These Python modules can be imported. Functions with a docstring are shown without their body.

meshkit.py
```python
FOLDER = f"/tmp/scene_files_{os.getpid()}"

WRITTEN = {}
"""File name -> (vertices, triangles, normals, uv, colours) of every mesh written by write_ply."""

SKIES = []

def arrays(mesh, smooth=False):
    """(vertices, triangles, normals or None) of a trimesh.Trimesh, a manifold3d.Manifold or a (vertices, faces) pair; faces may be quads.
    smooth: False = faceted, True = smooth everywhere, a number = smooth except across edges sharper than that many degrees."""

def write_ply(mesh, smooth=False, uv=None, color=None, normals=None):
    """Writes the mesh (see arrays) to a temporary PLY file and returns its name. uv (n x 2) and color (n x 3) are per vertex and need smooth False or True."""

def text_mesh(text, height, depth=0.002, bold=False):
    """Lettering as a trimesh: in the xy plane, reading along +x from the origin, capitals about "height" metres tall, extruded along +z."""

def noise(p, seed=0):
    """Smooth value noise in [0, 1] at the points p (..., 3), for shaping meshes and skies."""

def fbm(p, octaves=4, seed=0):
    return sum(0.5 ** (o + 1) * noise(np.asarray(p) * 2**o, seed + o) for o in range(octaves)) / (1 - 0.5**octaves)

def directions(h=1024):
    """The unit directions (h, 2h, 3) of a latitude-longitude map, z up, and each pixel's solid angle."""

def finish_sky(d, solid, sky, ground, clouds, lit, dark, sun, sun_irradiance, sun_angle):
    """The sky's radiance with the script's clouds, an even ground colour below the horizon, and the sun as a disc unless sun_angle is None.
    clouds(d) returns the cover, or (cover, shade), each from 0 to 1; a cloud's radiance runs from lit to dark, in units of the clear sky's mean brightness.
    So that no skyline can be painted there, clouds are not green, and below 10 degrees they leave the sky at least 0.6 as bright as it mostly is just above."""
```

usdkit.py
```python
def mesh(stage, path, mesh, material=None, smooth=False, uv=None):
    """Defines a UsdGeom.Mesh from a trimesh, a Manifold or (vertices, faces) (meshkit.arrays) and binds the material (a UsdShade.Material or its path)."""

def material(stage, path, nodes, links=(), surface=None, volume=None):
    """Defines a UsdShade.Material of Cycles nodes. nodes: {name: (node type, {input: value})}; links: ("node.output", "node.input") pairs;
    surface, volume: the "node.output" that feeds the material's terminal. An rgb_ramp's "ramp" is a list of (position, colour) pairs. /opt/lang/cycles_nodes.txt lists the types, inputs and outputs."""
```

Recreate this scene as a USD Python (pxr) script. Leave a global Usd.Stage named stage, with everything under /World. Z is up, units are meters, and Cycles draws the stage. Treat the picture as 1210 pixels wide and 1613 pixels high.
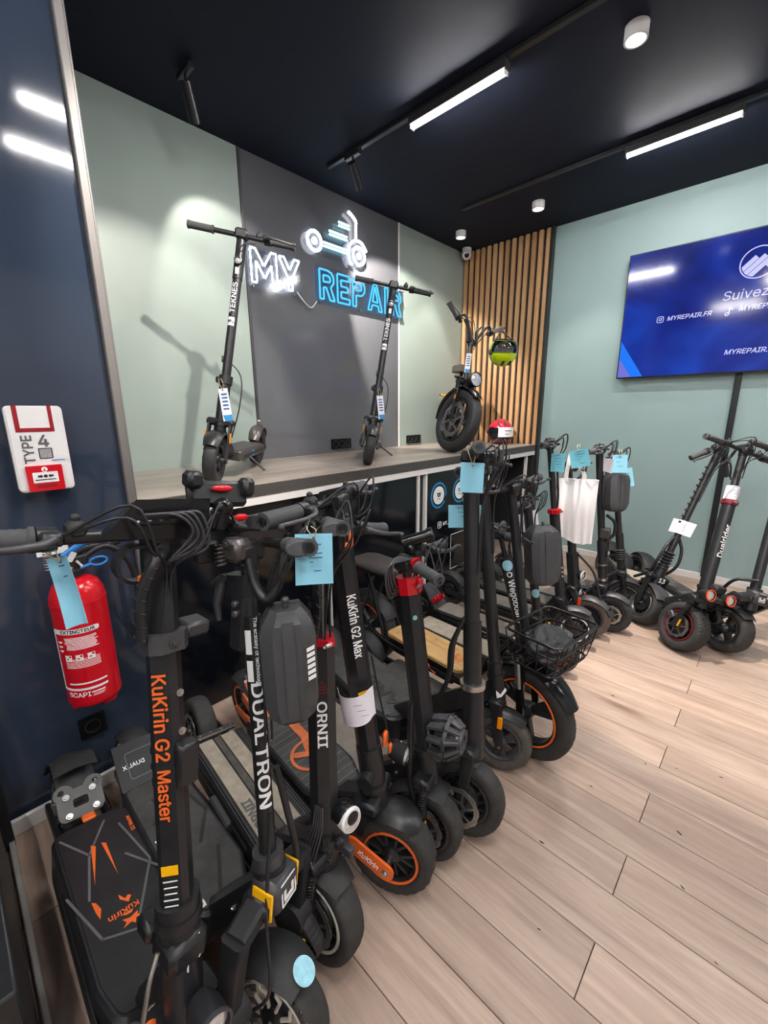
import math, random, re
import numpy as np, trimesh, usdkit, meshkit
from shapely import affinity
from shapely.geometry import Polygon, Point, LineString, MultiPolygon, box as sbox
from shapely.ops import unary_union
from pxr import Usd, UsdGeom, UsdLux, UsdShade, Gf, Sdf

stage = Usd.Stage.CreateInMemory()
UsdGeom.SetStageUpAxis(stage, UsdGeom.Tokens.z)
UsdGeom.SetStageMetersPerUnit(stage, 1.0)
world = UsdGeom.Xform.Define(stage, '/World')
UsdGeom.Scope.Define(stage, '/World/Looks')
PI = math.pi
V3 = lambda *a: np.array(a, float)
rng = random.Random(5)

# ------------------------------------------------------------------ camera, exposure
cam = UsdGeom.Camera.Define(stage, '/World/camera')
R_, U_, F_ = V3(0.72784501, 0.68568863, -0.00852869), V3(-0.15303324, 0.17454016, 0.97268523), V3(-0.6684478, 0.70665892, -0.23197134)
EYE = V3(0, 0, 1.45)
cam.AddTransformOp().Set(Gf.Matrix4d(*R_, 0, *U_, 0, *(-F_), 0, *EYE, 1))
cam.CreateHorizontalApertureAttr(36.0)
cam.CreateVerticalApertureAttr(36.0 * 1613 / 1210)
cam.CreateFocalLengthAttr(36.0 * 662.6 / 1210)
cam.CreateClippingRangeAttr(Gf.Vec2f(0.02, 60))
cam.CreateExposureAttr(0.0)
LED_STRENGTH, SPOT_POWER = 245.0, 9.0

# ------------------------------------------------------------------ naming and tagging
used = {}
def path_for(parent, name):
    base = parent.rstrip('/')
    k = used.get((base, name), 0)
    used[(base, name)] = k + 1
    return f'{base}/{name}' if k == 0 else f'{base}/{name}_{k:03d}'

def tag(prim, label=None, cat=None, group=None, kind=None):
    for k, v in (('label', label), ('category', cat), ('group', group), ('kind', kind)):
        if v:
            prim.SetCustomDataByKey(k, v)
    return prim

def ppath(parent):
    return '/World' if parent is None else (parent if isinstance(parent, str) else str(parent.GetPath()))

def thing(name, label=None, cat=None, loc=(0, 0, 0), rot=0, group=None, kind=None, mat=None, parent=None):
    x = UsdGeom.Xform.Define(stage, path_for(ppath(parent), name))
    if mat is not None:
        x.AddTransformOp().Set(mat)
    elif parent is None:
        x.AddTranslateOp().Set(Gf.Vec3d(*map(float, loc)))
        if rot:
            x.AddRotateZOp().Set(float(rot))
    return tag(x.GetPrim(), label, cat, group, kind)

def part(parent, name, mesh, material, smooth=38, label=None):
    if isinstance(mesh, list):
        mesh = cat_(mesh)
    m = usdkit.mesh(stage, path_for(ppath(parent), name), mesh, MAT[material], smooth=smooth)
    return tag(m.GetPrim(), label)

def lone(name, mesh, material, label=None, cat=None, group=None, kind=None, smooth=35, loc=(0, 0, 0), rot=0):
    if isinstance(mesh, list):
        mesh = cat_(mesh)
    m = usdkit.mesh(stage, path_for('/World', name), mesh, MAT[material], smooth=smooth)
    if any(loc):
        m.AddTranslateOp().Set(Gf.Vec3d(*map(float, loc)))
    if rot:
        m.AddRotateZOp().Set(float(rot))
    return tag(m.GetPrim(), label, cat, group, kind)

# ------------------------------------------------------------------ mesh helpers
def T(v, f):
    return trimesh.Trimesh(np.asarray(v, float), np.asarray(f, int), process=False)

def cat_(ms):
    ms = [m for m in ms if m is not None and len(m.faces)]
    vs, fs, n = [], [], 0
    for m in ms:
        vs.append(m.vertices); fs.append(np.asarray(m.faces) + n); n += len(m.vertices)
    return T(np.vstack(vs), np.vstack(fs))

def unit(v):
    v = np.asarray(v, float)
    return v / max(np.linalg.norm(v), 1e-12)

def frame(d, hint=(0, 0, 1)):
    """x, y perpendicular to d; y as close to hint as can be"""
    d = unit(d); h = np.asarray(hint, float)
    if abs(d @ unit(h)) > .98:
        h = V3(1, 0, 0) if abs(d[0]) < .9 else V3(0, 1, 0)
    x = unit(np.cross(h, d)); y = np.cross(d, x)
    return x, y, d

def moved(m, rot=None, t=(0, 0, 0)):
    v = np.array(m.vertices)
    if rot is not None:
        v = v @ np.asarray(rot).T
    return T(v + np.asarray(t, float), m.faces)

def rotm(axis, deg):
    return trimesh.transformations.rotation_matrix(math.radians(deg), axis)[:3, :3]

def about(m, axis, deg, centre=(0, 0, 0)):
    c = np.asarray(centre, float)
    return T((np.array(m.vertices) - c) @ rotm(axis, deg).T + c, m.faces)

def hull(pts):
    h = trimesh.convex.convex_hull(np.asarray(pts, float))
    return T(h.vertices, h.faces)

def box(c, s, r=0.0, rot=None):
    """box of size s about c, edges chamfered by r"""
    s = np.asarray(s, float) / 2
    r = min(r, .49 * 2 * s.min()) if r else 0
    if not r:
        m = trimesh.creation.box(2 * s)
        m = T(m.vertices, m.faces)
    else:
        p = []
        for sx in (-1, 1):
            for sy in (-1, 1):
                for sz in (-1, 1):
                    q = V3(sx, sy, sz) * s
                    for k in range(3):
                        o = V3(-sx, -sy, -sz) * r
                        o[k] = 0
                        p.append(q + o)
        m = hull(p)
    return moved(m, rot, c)

def ring_pts(n, shape='round', ch=.3):
    if shape == 'round':
        a = np.arange(n) * 2 * PI / n
        return np.c_[np.cos(a), np.sin(a)]
    c = 1 - ch
    return np.array([(1, -c), (1, c), (c, 1), (-c, 1), (-1, c), (-1, -c), (-c, -1), (c, -1)], float)

def beam(p0, p1, s0, s1=None, shape='round', n=16, hint=(1, 0, 0), ch=.3):
    """straight solid from p0 to p1; s = (half across, half along hint)"""
    s1 = s1 or s0
    s0 = (s0, s0) if np.isscalar(s0) else s0
    s1 = (s1, s1) if np.isscalar(s1) else s1
    p0, p1 = np.asarray(p0, float), np.asarray(p1, float)
    x, y, d = frame(p1 - p0, hint)
    r = ring_pts(n, shape, ch)
    k = len(r)
    a = p0 + np.outer(r[:, 0] * s0[0], x) + np.outer(r[:, 1] * s0[1], y)
    b = p1 + np.outer(r[:, 0] * s1[0], x) + np.outer(r[:, 1] * s1[1], y)
    v = np.vstack([a, b, p0, p1])
    f = []
    for i in range(k):
        j = (i + 1) % k
        f += [(i, j, k + j), (i, k + j, k + i), (2 * k, j, i), (2 * k + 1, k + i, k + j)]
    return T(v, f)

def smooth_path(pts, per=8):
    """Catmull-Rom through pts"""
    p = np.asarray(pts, float)
    if len(p) < 3:
        return p
    q = np.vstack([2 * p[0] - p[1], p, 2 * p[-1] - p[-2]])
    out = []
    for i in range(1, len(q) - 2):
        for t in np.arange(per) / per:
            a, b, c, d = q[i - 1], q[i], q[i + 1], q[i + 2]
            out.append(.5 * (2 * b + (c - a) * t + (2 * a - 5 * b + 4 * c - d) * t * t + (3 * b - a - 3 * c + d) * t ** 3))
    return np.vstack(out + [p[-1:]])

def tube(pts, r, n=8, closed=False, flat=1.0, hint=None):
    n = max(n, 10) if not closed or n > 8 else n
    p = np.asarray(pts, float)
    m = len(p)
    r = np.full(m, r, float) if np.isscalar(r) else np.interp(np.linspace(0, 1, m), np.linspace(0, 1, len(r)), r)
    tg = np.roll(p, -1, 0) - np.roll(p, 1, 0) if closed else np.gradient(p, axis=0)
    tg /= np.maximum(np.linalg.norm(tg, axis=1, keepdims=True), 1e-12)
    x = frame(tg[0], hint if hint is not None else (0.1, 0.2, 1))[0]
    a = np.arange(n) * 2 * PI / n
    rows = []
    for i in range(m):
        x = unit(x - (x @ tg[i]) * tg[i])
        y = np.cross(tg[i], x)
        rows.append(p[i] + r[i] * (np.outer(np.cos(a), x) + flat * np.outer(np.sin(a), y)))
    v = np.vstack(rows)
    k = np.arange(m if closed else m - 1)[:, None]
    i = np.arange(n)[None]
    j = (i + 1) % n
    k2 = (k + 1) % m
    A, B, C, D = k * n + i, k * n + j, k2 * n + j, k2 * n + i
    f = np.vstack([np.stack([A, B, C], -1).reshape(-1, 3), np.stack([A, C, D], -1).reshape(-1, 3)])
    if not closed:
        v = np.vstack([v, p[0], p[-1]])
        c0, c1 = m * n, m * n + 1
        e = (m - 1) * n
        f = np.vstack([f, [(c0, (t + 1) % n, t) for t in range(n)], [(c1, e + t, e + (t + 1) % n) for t in range(n)]])
    return T(v, f)

def lathe(prof, n=32, axis='z', c=(0, 0, 0)):
    """profile of (radius, height); closed at radius 0"""
    prof = np.asarray(prof, float)
    a = np.arange(n) * 2 * PI / n
    m = len(prof)
    v = np.stack([np.outer(prof[:, 0], np.cos(a)), np.outer(prof[:, 0], np.sin(a)), np.repeat(prof[:, 1:2], n, 1)], -1).reshape(-1, 3)
    k = np.arange(m - 1)[:, None]; i = np.arange(n)[None]; j = (i + 1) % n
    A, B, C, D = k * n + i, k * n + j, (k + 1) * n + j, (k + 1) * n + i
    f = np.vstack([np.stack([A, B, C], -1).reshape(-1, 3), np.stack([A, C, D], -1).reshape(-1, 3)])
    if axis == 'y':
        v = v[:, [0, 2, 1]] * V3(1, 1, -1)
    elif axis == 'x':
        v = v[:, [2, 0, 1]]
    else:
        pass
    return T(v + np.asarray(c, float), f)

def poly_parts(g):
    return [q for q in getattr(g, 'geoms', [g]) if q.geom_type == 'Polygon' and q.area > 1e-9]

def prism(poly, depth, o=(0, 0, 0), x=(1, 0, 0), y=(0, 1, 0)):
    """extrude a shapely shape laid on the axes x, y at o, along x cross y"""
    ms = [trimesh.creation.extrude_polygon(q, depth, engine='earcut') for q in poly_parts(poly)]
    m = cat_(ms)
    x, y = unit(x), unit(y)
    return moved(m, np.stack([x, y, np.cross(x, y)], 1), o)

def rrect(w, h, r, cx=0, cy=0):
    return sbox(cx - w / 2 + r, cy - h / 2 + r, cx + w / 2 - r, cy + h / 2 - r).buffer(r, 4)

def text(s, h, o, x=(1, 0, 0), y=(0, 1, 0), depth=.0012, bold=True, centre=False, squeeze=1.0):
    m = meshkit.text_mesh(s, h, depth, bold)
    v = np.array(m.vertices)
    v[:, 0] *= squeeze
    if centre:
        v[:, 0] -= (v[:, 0].min() + v[:, 0].max()) / 2
        v[:, 1] -= h / 2
    x, y = unit(x), unit(y)
    return moved(T(v, m.faces), np.stack([x, y, np.cross(x, y)], 1), o)

def bend(m, o, axis, out, r):
    """lay a flat xy print on a cylinder: its x along axis, its y around; out = direction of the print's middle"""
    axis, out = unit(axis), unit(out)
    side = np.cross(out, axis)
    if len(m.faces) and np.ptp(np.array(m.vertices)[:, 1]) > .004:
        sv, sf = trimesh.remesh.subdivide_to_size(np.array(m.vertices), np.array(m.faces), max(.0045, r * .30))
        m = T(sv, sf)
    v = np.array(m.vertices)
    a = v[:, 1] / r
    rr = r + v[:, 2]
    return T(np.asarray(o, float) + np.outer(v[:, 0], axis) + np.outer(rr * np.cos(a), out) + np.outer(rr * np.sin(a), side), m.faces)

def coil(p0, p1, r, wire, turns, n=6):
    p0, p1 = np.asarray(p0, float), np.asarray(p1, float)
    x, y, d = frame(p1 - p0)
    t = np.linspace(0, 1, int(turns * 14) + 1)
    a = t * turns * 2 * PI
    return tube(p0 + np.outer(t, p1 - p0) + r * (np.outer(np.cos(a), x) + np.outer(np.sin(a), y)), wire, n)

def ball(c, r, s=(1, 1, 1), n=2):
    m = trimesh.creation.icosphere(n, r)
    return T(m.vertices * np.asarray(s) + np.asarray(c, float), m.faces)

def bolt(c, d, r=.006, h=.006):
    d = unit(d)
    return cat_([beam(np.asarray(c) - d * h, np.asarray(c) + d * h * .4, r, n=10), beam(np.asarray(c), np.asarray(c) + d * h, (r * .7, r * .7), (r * .55, r * .55), n=6)])

def sheet(grid, thick):
    """a curved sheet (rows, cols, 3) given thickness along its normals"""
    g = np.asarray(grid, float)
    R, Cn = g.shape[:2]
    du, dv = np.gradient(g, axis=0), np.gradient(g, axis=1)
    nrm = np.cross(du, dv)
    nrm /= np.maximum(np.linalg.norm(nrm, axis=2, keepdims=True), 1e-12)
    v = np.vstack([(g + nrm * thick / 2).reshape(-1, 3), (g - nrm * thick / 2).reshape(-1, 3)])
    N = R * Cn
    f = []
    for i in range(R - 1):
        for j in range(Cn - 1):
            a, b, c, d = i * Cn + j, i * Cn + j + 1, (i + 1) * Cn + j + 1, (i + 1) * Cn + j
            f += [(a, d, c), (a, c, b), (N + a, N + c, N + d), (N + a, N + b, N + c)]
    rim = [(0, j) for j in range(Cn)] + [(i, Cn - 1) for i in range(1, R)] + [(R - 1, j) for j in range(Cn - 2, -1, -1)] + [(i, 0) for i in range(R - 2, 0, -1)]
    ids = [i * Cn + j for i, j in rim]
    for a, b in zip(ids, ids[1:] + ids[:1]):
        f += [(a, b, N + b), (a, N + b, N + a)]
    return T(v, f)

# ------------------------------------------------------------------ materials
MAT = {}
def pm(name, color, rough=.5, metal=0.0, spec=None, coat=0.0, var=0.0, scale=30.0, bump=0.0, bscale=200.0, emit=None, **kw):
    nodes = {'p': ('principled_bsdf', {'base_color': color, 'roughness': rough, 'metallic': metal, **({'specular_ior_level': spec} if spec is not None else {}), **({'coat_weight': coat, 'coat_roughness': .05} if coat else {}), **kw})}
    links = []
    if emit is not None:
        nodes['p'][1].update({'emission_color': emit[0], 'emission_strength': emit[1]})
    if var or bump:
        nodes['tc'] = ('texture_coordinate', {})
    if var:
        nodes['n'] = ('noise_texture', {'scale': scale, 'detail': 5.0, 'roughness': .65})
        c = np.array(color)
        nodes['r'] = ('rgb_ramp', {'ramp': [(.3, tuple(c * (1 - var))), (.55, tuple(c)), (.75, tuple(np.minimum(c * (1 + var) + .006 * var, 1)))]})
        links += [('tc.object', 'n.vector'), ('n.fac', 'r.fac'), ('r.color', 'p.base_color')]
    if bump:
        nodes['bn'] = ('noise_texture', {'scale': bscale, 'detail': 3.0})
        nodes['b'] = ('bump', {'strength': bump, 'distance': .002})
        links += [('tc.object', 'bn.vector'), ('bn.fac', 'b.height'), ('b.normal', 'p.normal')]
    MAT[name] = usdkit.material(stage, f'/World/Looks/{name}', nodes, links, surface='p.BSDF')

def glow(name, color, strength):
    MAT[name] = usdkit.material(stage, f'/World/Looks/{name}', {'e': ('emission', {'color': color, 'strength': strength})}, (), surface='e.emission')

def lin(*c):
    return tuple((x / 255 / 12.92 if x <= 10 else ((x / 255 + .055) / 1.055) ** 2.4) for x in c)

pm('sage', lin(150, 164, 159), .42, var=.03, scale=3, bump=.05, bscale=120)
pm('sage_back', lin(150, 174, 175), .5, var=.03, scale=3, bump=.05, bscale=120)
pm('navy_gloss', lin(50, 60, 77), .075, spec=.55, var=.05, scale=1.5)
pm('slate_gloss', lin(96, 97, 103), .10, spec=.55, var=.05, scale=1.5)  # dark panel made greyer: room reflections put into its base colour
pm('black_gloss', lin(14, 17, 23), .09, spec=.5)
pm('ceiling_navy', lin(29, 34, 48), .7, spec=.15, var=.04, scale=4, bump=.1, bscale=60)
pm('trim_dark', lin(58, 58, 62), .4)
pm('trim_grey', lin(120, 116, 115), .45, metal=.3)
pm('white_board', lin(225, 221, 220), .4)
pm('plaster', lin(205, 203, 200), .6)
pm('store_pink', lin(196, 176, 170), .6)
pm('subfloor', lin(60, 50, 44), .9)
pm('rail_steel', lin(190, 186, 182), .45, metal=.3)
pm('alu', lin(176, 174, 172), .35, metal=.85)
pm('black_matte', lin(38, 38, 40), .62, var=.25, scale=40)
pm('black_satin', lin(33, 34, 37), .38, var=.2, scale=25)
pm('black_shiny', lin(22, 23, 26), .2, var=.1, scale=25)
pm('black_metal', lin(41, 42, 46), .34, metal=.25, var=.2, scale=20)
pm('graphite', lin(72, 72, 76), .45, metal=.3, var=.2, scale=30)
pm('gunmetal', lin(92, 88, 88), .36, metal=.6, var=.1, scale=30)
pm('rubber', lin(50, 49, 49), .75, var=.3, scale=35, bump=.2, bscale=150)
pm('rubber_dusty', lin(84, 80, 77), .85, var=.3, scale=25, bump=.2, bscale=150)
pm('rubber_new', lin(45, 45, 47), .6, var=.15, scale=35)
pm('grip_rubber', lin(68, 69, 72), .78, var=.1, scale=60, bump=.3, bscale=400)
pm('deck_rubber', lin(64, 63, 63), .72, var=.35, scale=18, bump=.15, bscale=120)
pm('deck_worn', lin(118, 111, 104), .8, var=.3, scale=14, bump=.2, bscale=90)
pm('grit', lin(160, 150, 136), .9, var=.22, scale=25, bump=.3, bscale=400)
pm('grit_dark', lin(80, 77, 74), .9, var=.3, scale=25, bump=.3, bscale=400)
pm('orange', lin(236, 106, 40), .42, var=.08, scale=20)
pm('orange_worn', lin(200, 106, 62), .6, var=.25, scale=25)
pm('orange_lens', lin(255, 150, 10), .2, coat=.5)
pm('yellow_lens', lin(255, 190, 10), .25, coat=.5)
pm('red_lens', lin(255, 74, 22), .25, coat=.5)
pm('red_anodised', lin(196, 22, 40), .28, metal=.35)
pm('red_paint', lin(206, 16, 34), .22, coat=.4)
pm('red_trim', lin(150, 20, 34), .4)
pm('red_ring', lin(214, 66, 44), .4)
pm('dark_red', lin(116, 22, 36), .5)
pm('silver', lin(200, 198, 195), .25, metal=.95)
pm('steel', lin(165, 162, 158), .38, metal=.9, var=.15, scale=40)
pm('white_print', lin(236, 236, 238), .5)
pm('grey_print', lin(92, 92, 96), .6)
pm('dark_print', lin(20, 20, 26), .6)
pm('faint_print', lin(92, 92, 94), .6)
pm('white_plastic', lin(232, 230, 232), .38)
pm('cream_rim', lin(196, 190, 180), .45)
pm('paper_blue', lin(132, 192, 216), .8, var=.03, scale=20)
pm('paper_teal', lin(100, 172, 190), .8, var=.03, scale=20)
pm('paper_white', lin(226, 222, 232), .8, var=.03, scale=20)
pm('ink', lin(52, 96, 140), .8)
pm('string', lin(200, 186, 150), .8)
pm('tag_blue', lin(30, 130, 190), .5)
pm('sticker_blue', lin(150, 205, 225), .4, var=.2, scale=60)
pm('mint', lin(120, 190, 165), .4)
pm('fabric_white', lin(250, 247, 250), .75, bump=.15, bscale=500)
pm('fabric_black', lin(44, 45, 48), .6, var=.3, scale=30, bump=.2, bscale=300)
pm('case_black', lin(66, 67, 71), .5, var=.12, scale=40, bump=.15, bscale=500)
pm('seat_leather', lin(58, 53, 52), .55, var=.2, scale=12)
pm('neon_tint', lin(236, 111, 40), .5)
pm('lime', lin(196, 222, 10), .3, coat=.3)
pm('helmet_red', lin(176, 12, 48), .22, coat=.5)
pm('blue_plastic', lin(40, 120, 200), .35)
pm('brass', lin(190, 150, 80), .3, metal=.9)
pm('pink', lin(214, 130, 150), .6)
pm('lens_glass', lin(225, 225, 228), .12, metal=.55, var=.25, scale=120)
pm('brown_rubber', lin(96, 82, 78), .7)
MAT['visor'] = usdkit.material(stage, '/World/Looks/visor', {'f': ('fresnel', {'IOR': 1.45}), 't': ('transparent_bsdf', {'color': (.82, .84, .86)}), 'g': ('glossy_bsdf', {'color': (.9, .9, .9), 'roughness': .05}), 'm': ('mix_closure', {})}, [('f.fac', 'm.fac'), ('t.BSDF', 'm.closure1'), ('g.BSDF', 'm.closure2')], surface='m.closure')
pm('lining_grey', lin(120, 116, 112), .8)
pm('screen_black', lin(8, 9, 12), .08)
MAT['acrylic'] = usdkit.material(stage, '/World/Looks/acrylic', {'f': ('fresnel', {'IOR': 1.25}), 't': ('transparent_bsdf', {'color': (.95, .97, 1)}), 'g': ('glossy_bsdf', {'color': (.9, .95, 1), 'roughness': .08}), 'm': ('mix_closure', {})}, [('f.fac', 'm.fac'), ('t.BSDF', 'm.closure1'), ('g.BSDF', 'm.closure2')], surface='m.closure')
glow('led', (1.0, .97, .93), LED_STRENGTH)
glow('spot_face', (1.0, .95, .88), 30.0)
glow('neon_white', (.93, .95, 1.0), 5.5)
glow('neon_cyan', (.07, .46, 1.0), 1.7)
glow('neon_pale', (.45, .9, .98), 2.6)

def wood_material(name, base, dark, light, rough, knot=(.3, .3, .3), kscale=4.0, stretch=(1.2, 14, 14)):
    nodes = {
        'g': ('texture_coordinate', {}), 'oi': ('object_info', {}),
        'mp': ('mapping', {'scale': stretch}),
        'add': ('vector_math', {'math_type': 'add'}), 'sc': ('vector_math', {'math_type': 'scale', 'scale': 37.0}),
        'cx': ('combine_xyz', {}),
        'n1': ('noise_texture', {'scale': 1.0, 'detail': 6.0, 'roughness': .6, 'distortion': .8}),
        'n2': ('noise_texture', {'scale': 4.5, 'detail': 4.0, 'roughness': .7}),
        'r1': ('rgb_ramp', {'ramp': [(.25, dark), (.5, base), (.75, light)]}),
        'r2': ('rgb_ramp', {'ramp': [(.35, (.86, .85, .84)), (.6, (1, 1, 1))]}),
        'rr': ('rgb_ramp', {'ramp': [(0, (.86, .85, .84)), (.5, (.97, .97, .97)), (1, (1.06, 1.03, 1.0))]}),
        'm1': ('mix_color', {'blend_type': 'multiply', 'fac': 1.0}), 'm2': ('mix_color', {'blend_type': 'multiply', 'fac': 1.0}),
        'b': ('bump', {'strength': .12, 'distance': .002}),
        'mk': ('mapping', {'scale': knot}), 'vk': ('voronoi_texture', {'scale': kscale}), 'rk': ('rgb_ramp', {'ramp': [(0, (.34, .24, .18)), (.05, (.52, .42, .36)), (.085, (.92, .90, .88)), (.12, (1, 1, 1))]}), 'm3': ('mix_color', {'blend_type': 'multiply', 'fac': 1.0}),
        'p': ('principled_bsdf', {'roughness': rough}),
    }
    links = [('g.object', 'add.vector1'), ('oi.random', 'cx.x'), ('oi.random', 'cx.y'), ('cx.vector', 'sc.vector1'), ('sc.vector', 'add.vector2'),
             ('add.vector', 'mp.vector'), ('mp.vector', 'n1.vector'), ('mp.vector', 'n2.vector'), ('n1.fac', 'r1.fac'), ('n2.fac', 'r2.fac'), ('oi.random', 'rr.fac'),
             ('r1.color', 'm1.a'), ('r2.color', 'm1.b'), ('m1.result', 'm2.a'), ('rr.color', 'm2.b'), ('add.vector', 'mk.vector'), ('mk.vector', 'vk.vector'), ('vk.distance', 'rk.fac'), ('m2.result', 'm3.a'), ('rk.color', 'm3.b'), ('m3.result', 'p.base_color'), ('n2.fac', 'b.height'), ('b.normal', 'p.normal')]
    MAT[name] = usdkit.material(stage, f'/World/Looks/{name}', nodes, links, surface='p.BSDF')
# ------------------------------------------------------------------ the room
XW, XP, XC, YB, ZC = -2.876, -1.78, -1.89, 4.383, 3.13
XR, YF = 3.4, -3.6
wood_material('plank', lin(177, 154, 141), lin(149, 127, 116), lin(197, 176, 162), .42, (.35, 1.6, 1), 1.6)
wood_material('slat_pine', lin(190, 148, 104), lin(164, 116, 74), lin(206, 170, 128), .55, (1.6, 1.6, .62), 5.0, (14, 14, 1.0))
wood_material('deck_wood', lin(206, 164, 104), lin(176, 130, 76), lin(222, 184, 128), .5, stretch=(3, 26, 10), knot=(.1, .1, .1))
wood_material('worktop_oak', lin(156, 146, 138), lin(126, 118, 112), lin(176, 165, 157), .36, stretch=(9, 1.0, 9), knot=(.05, .05, .05))  # dark oak lightened: glare and lamp light on the top put into its colour
wood_material('edge_oak', lin(66, 64, 63), lin(54, 52, 52), lin(78, 76, 74), .5, stretch=(9, 1.0, 9), knot=(.05, .05, .05))

# lamps first: tubes sit in black tracks under the ceiling
def led_tube(p0, p1, label, group=None):
    p0, p1 = V3(*p0), V3(*p1)
    c = (p0 + p1) / 2
    t = thing('led_tube_light', label, 'ceiling light', c, group=group)
    d = p1 - p0
    s = np.abs(d) + V3(.034, .034, 0) * (np.abs(d) < 1e-6)
    part(t, 'housing', box((0, 0, .030), s + V3(.022, .022, .042), .003), 'black_matte')
    part(t, 'diffuser', box((0, 0, .004), s + V3(0, 0, .016), .004), 'led')
    for e in (-1, 1):
        part(t, 'end_cap', box(e * d * .503, np.abs(d) * .008 + s * (np.abs(d) < 1e-6) + V3(0, 0, .018) + V3(.002, .002, 0), .001), 'white_plastic')
ZT = ZC - .074
led_tube((-1.86, 2.235, ZT), (-1.27, 2.235, ZT), 'long white LED tube light on the track nearer the neon sign')
led_tube((-1.035, 3.435, ZT), (-.455, 3.435, ZT), 'long white LED tube light on the ceiling above the television')
for x, ya, yb, w in ((-.43, .62, 1.22, 'left one of the two'), (.09, .62, 1.22, 'right one of the two')):
    led_tube((x, ya, ZT), (x, yb, ZT), f'LED tube light over the nearest scooters, {w} mirrored in the panel')
for i, (x, y) in enumerate(((.6, 2.235), (.7, 3.435), (-.9, -.6), (.5, -.6), (2.3, -.7), (1.9, -1.2), (2.2, 2.6), (0, -2.2), (1.6, -2.4))):
    led_tube((x - .3, y, ZT), (x + .3, y, ZT), 'LED tube light of the shop out of view behind the camera', 'shop lights out of view')
for k, (y, x0, x1) in enumerate(((2.235, XW + .25, 1.4), (3.435, -2.3, 1.6))):
    lone('lighting_track', box(((x0 + x1) / 2, y, ZC - .011), (x1 - x0, .032, .022), .003), 'black_satin', ('black lighting track running over the counter towards the neon sign', 'black lighting track on the ceiling nearer the television')[k], 'lighting track')

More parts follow.
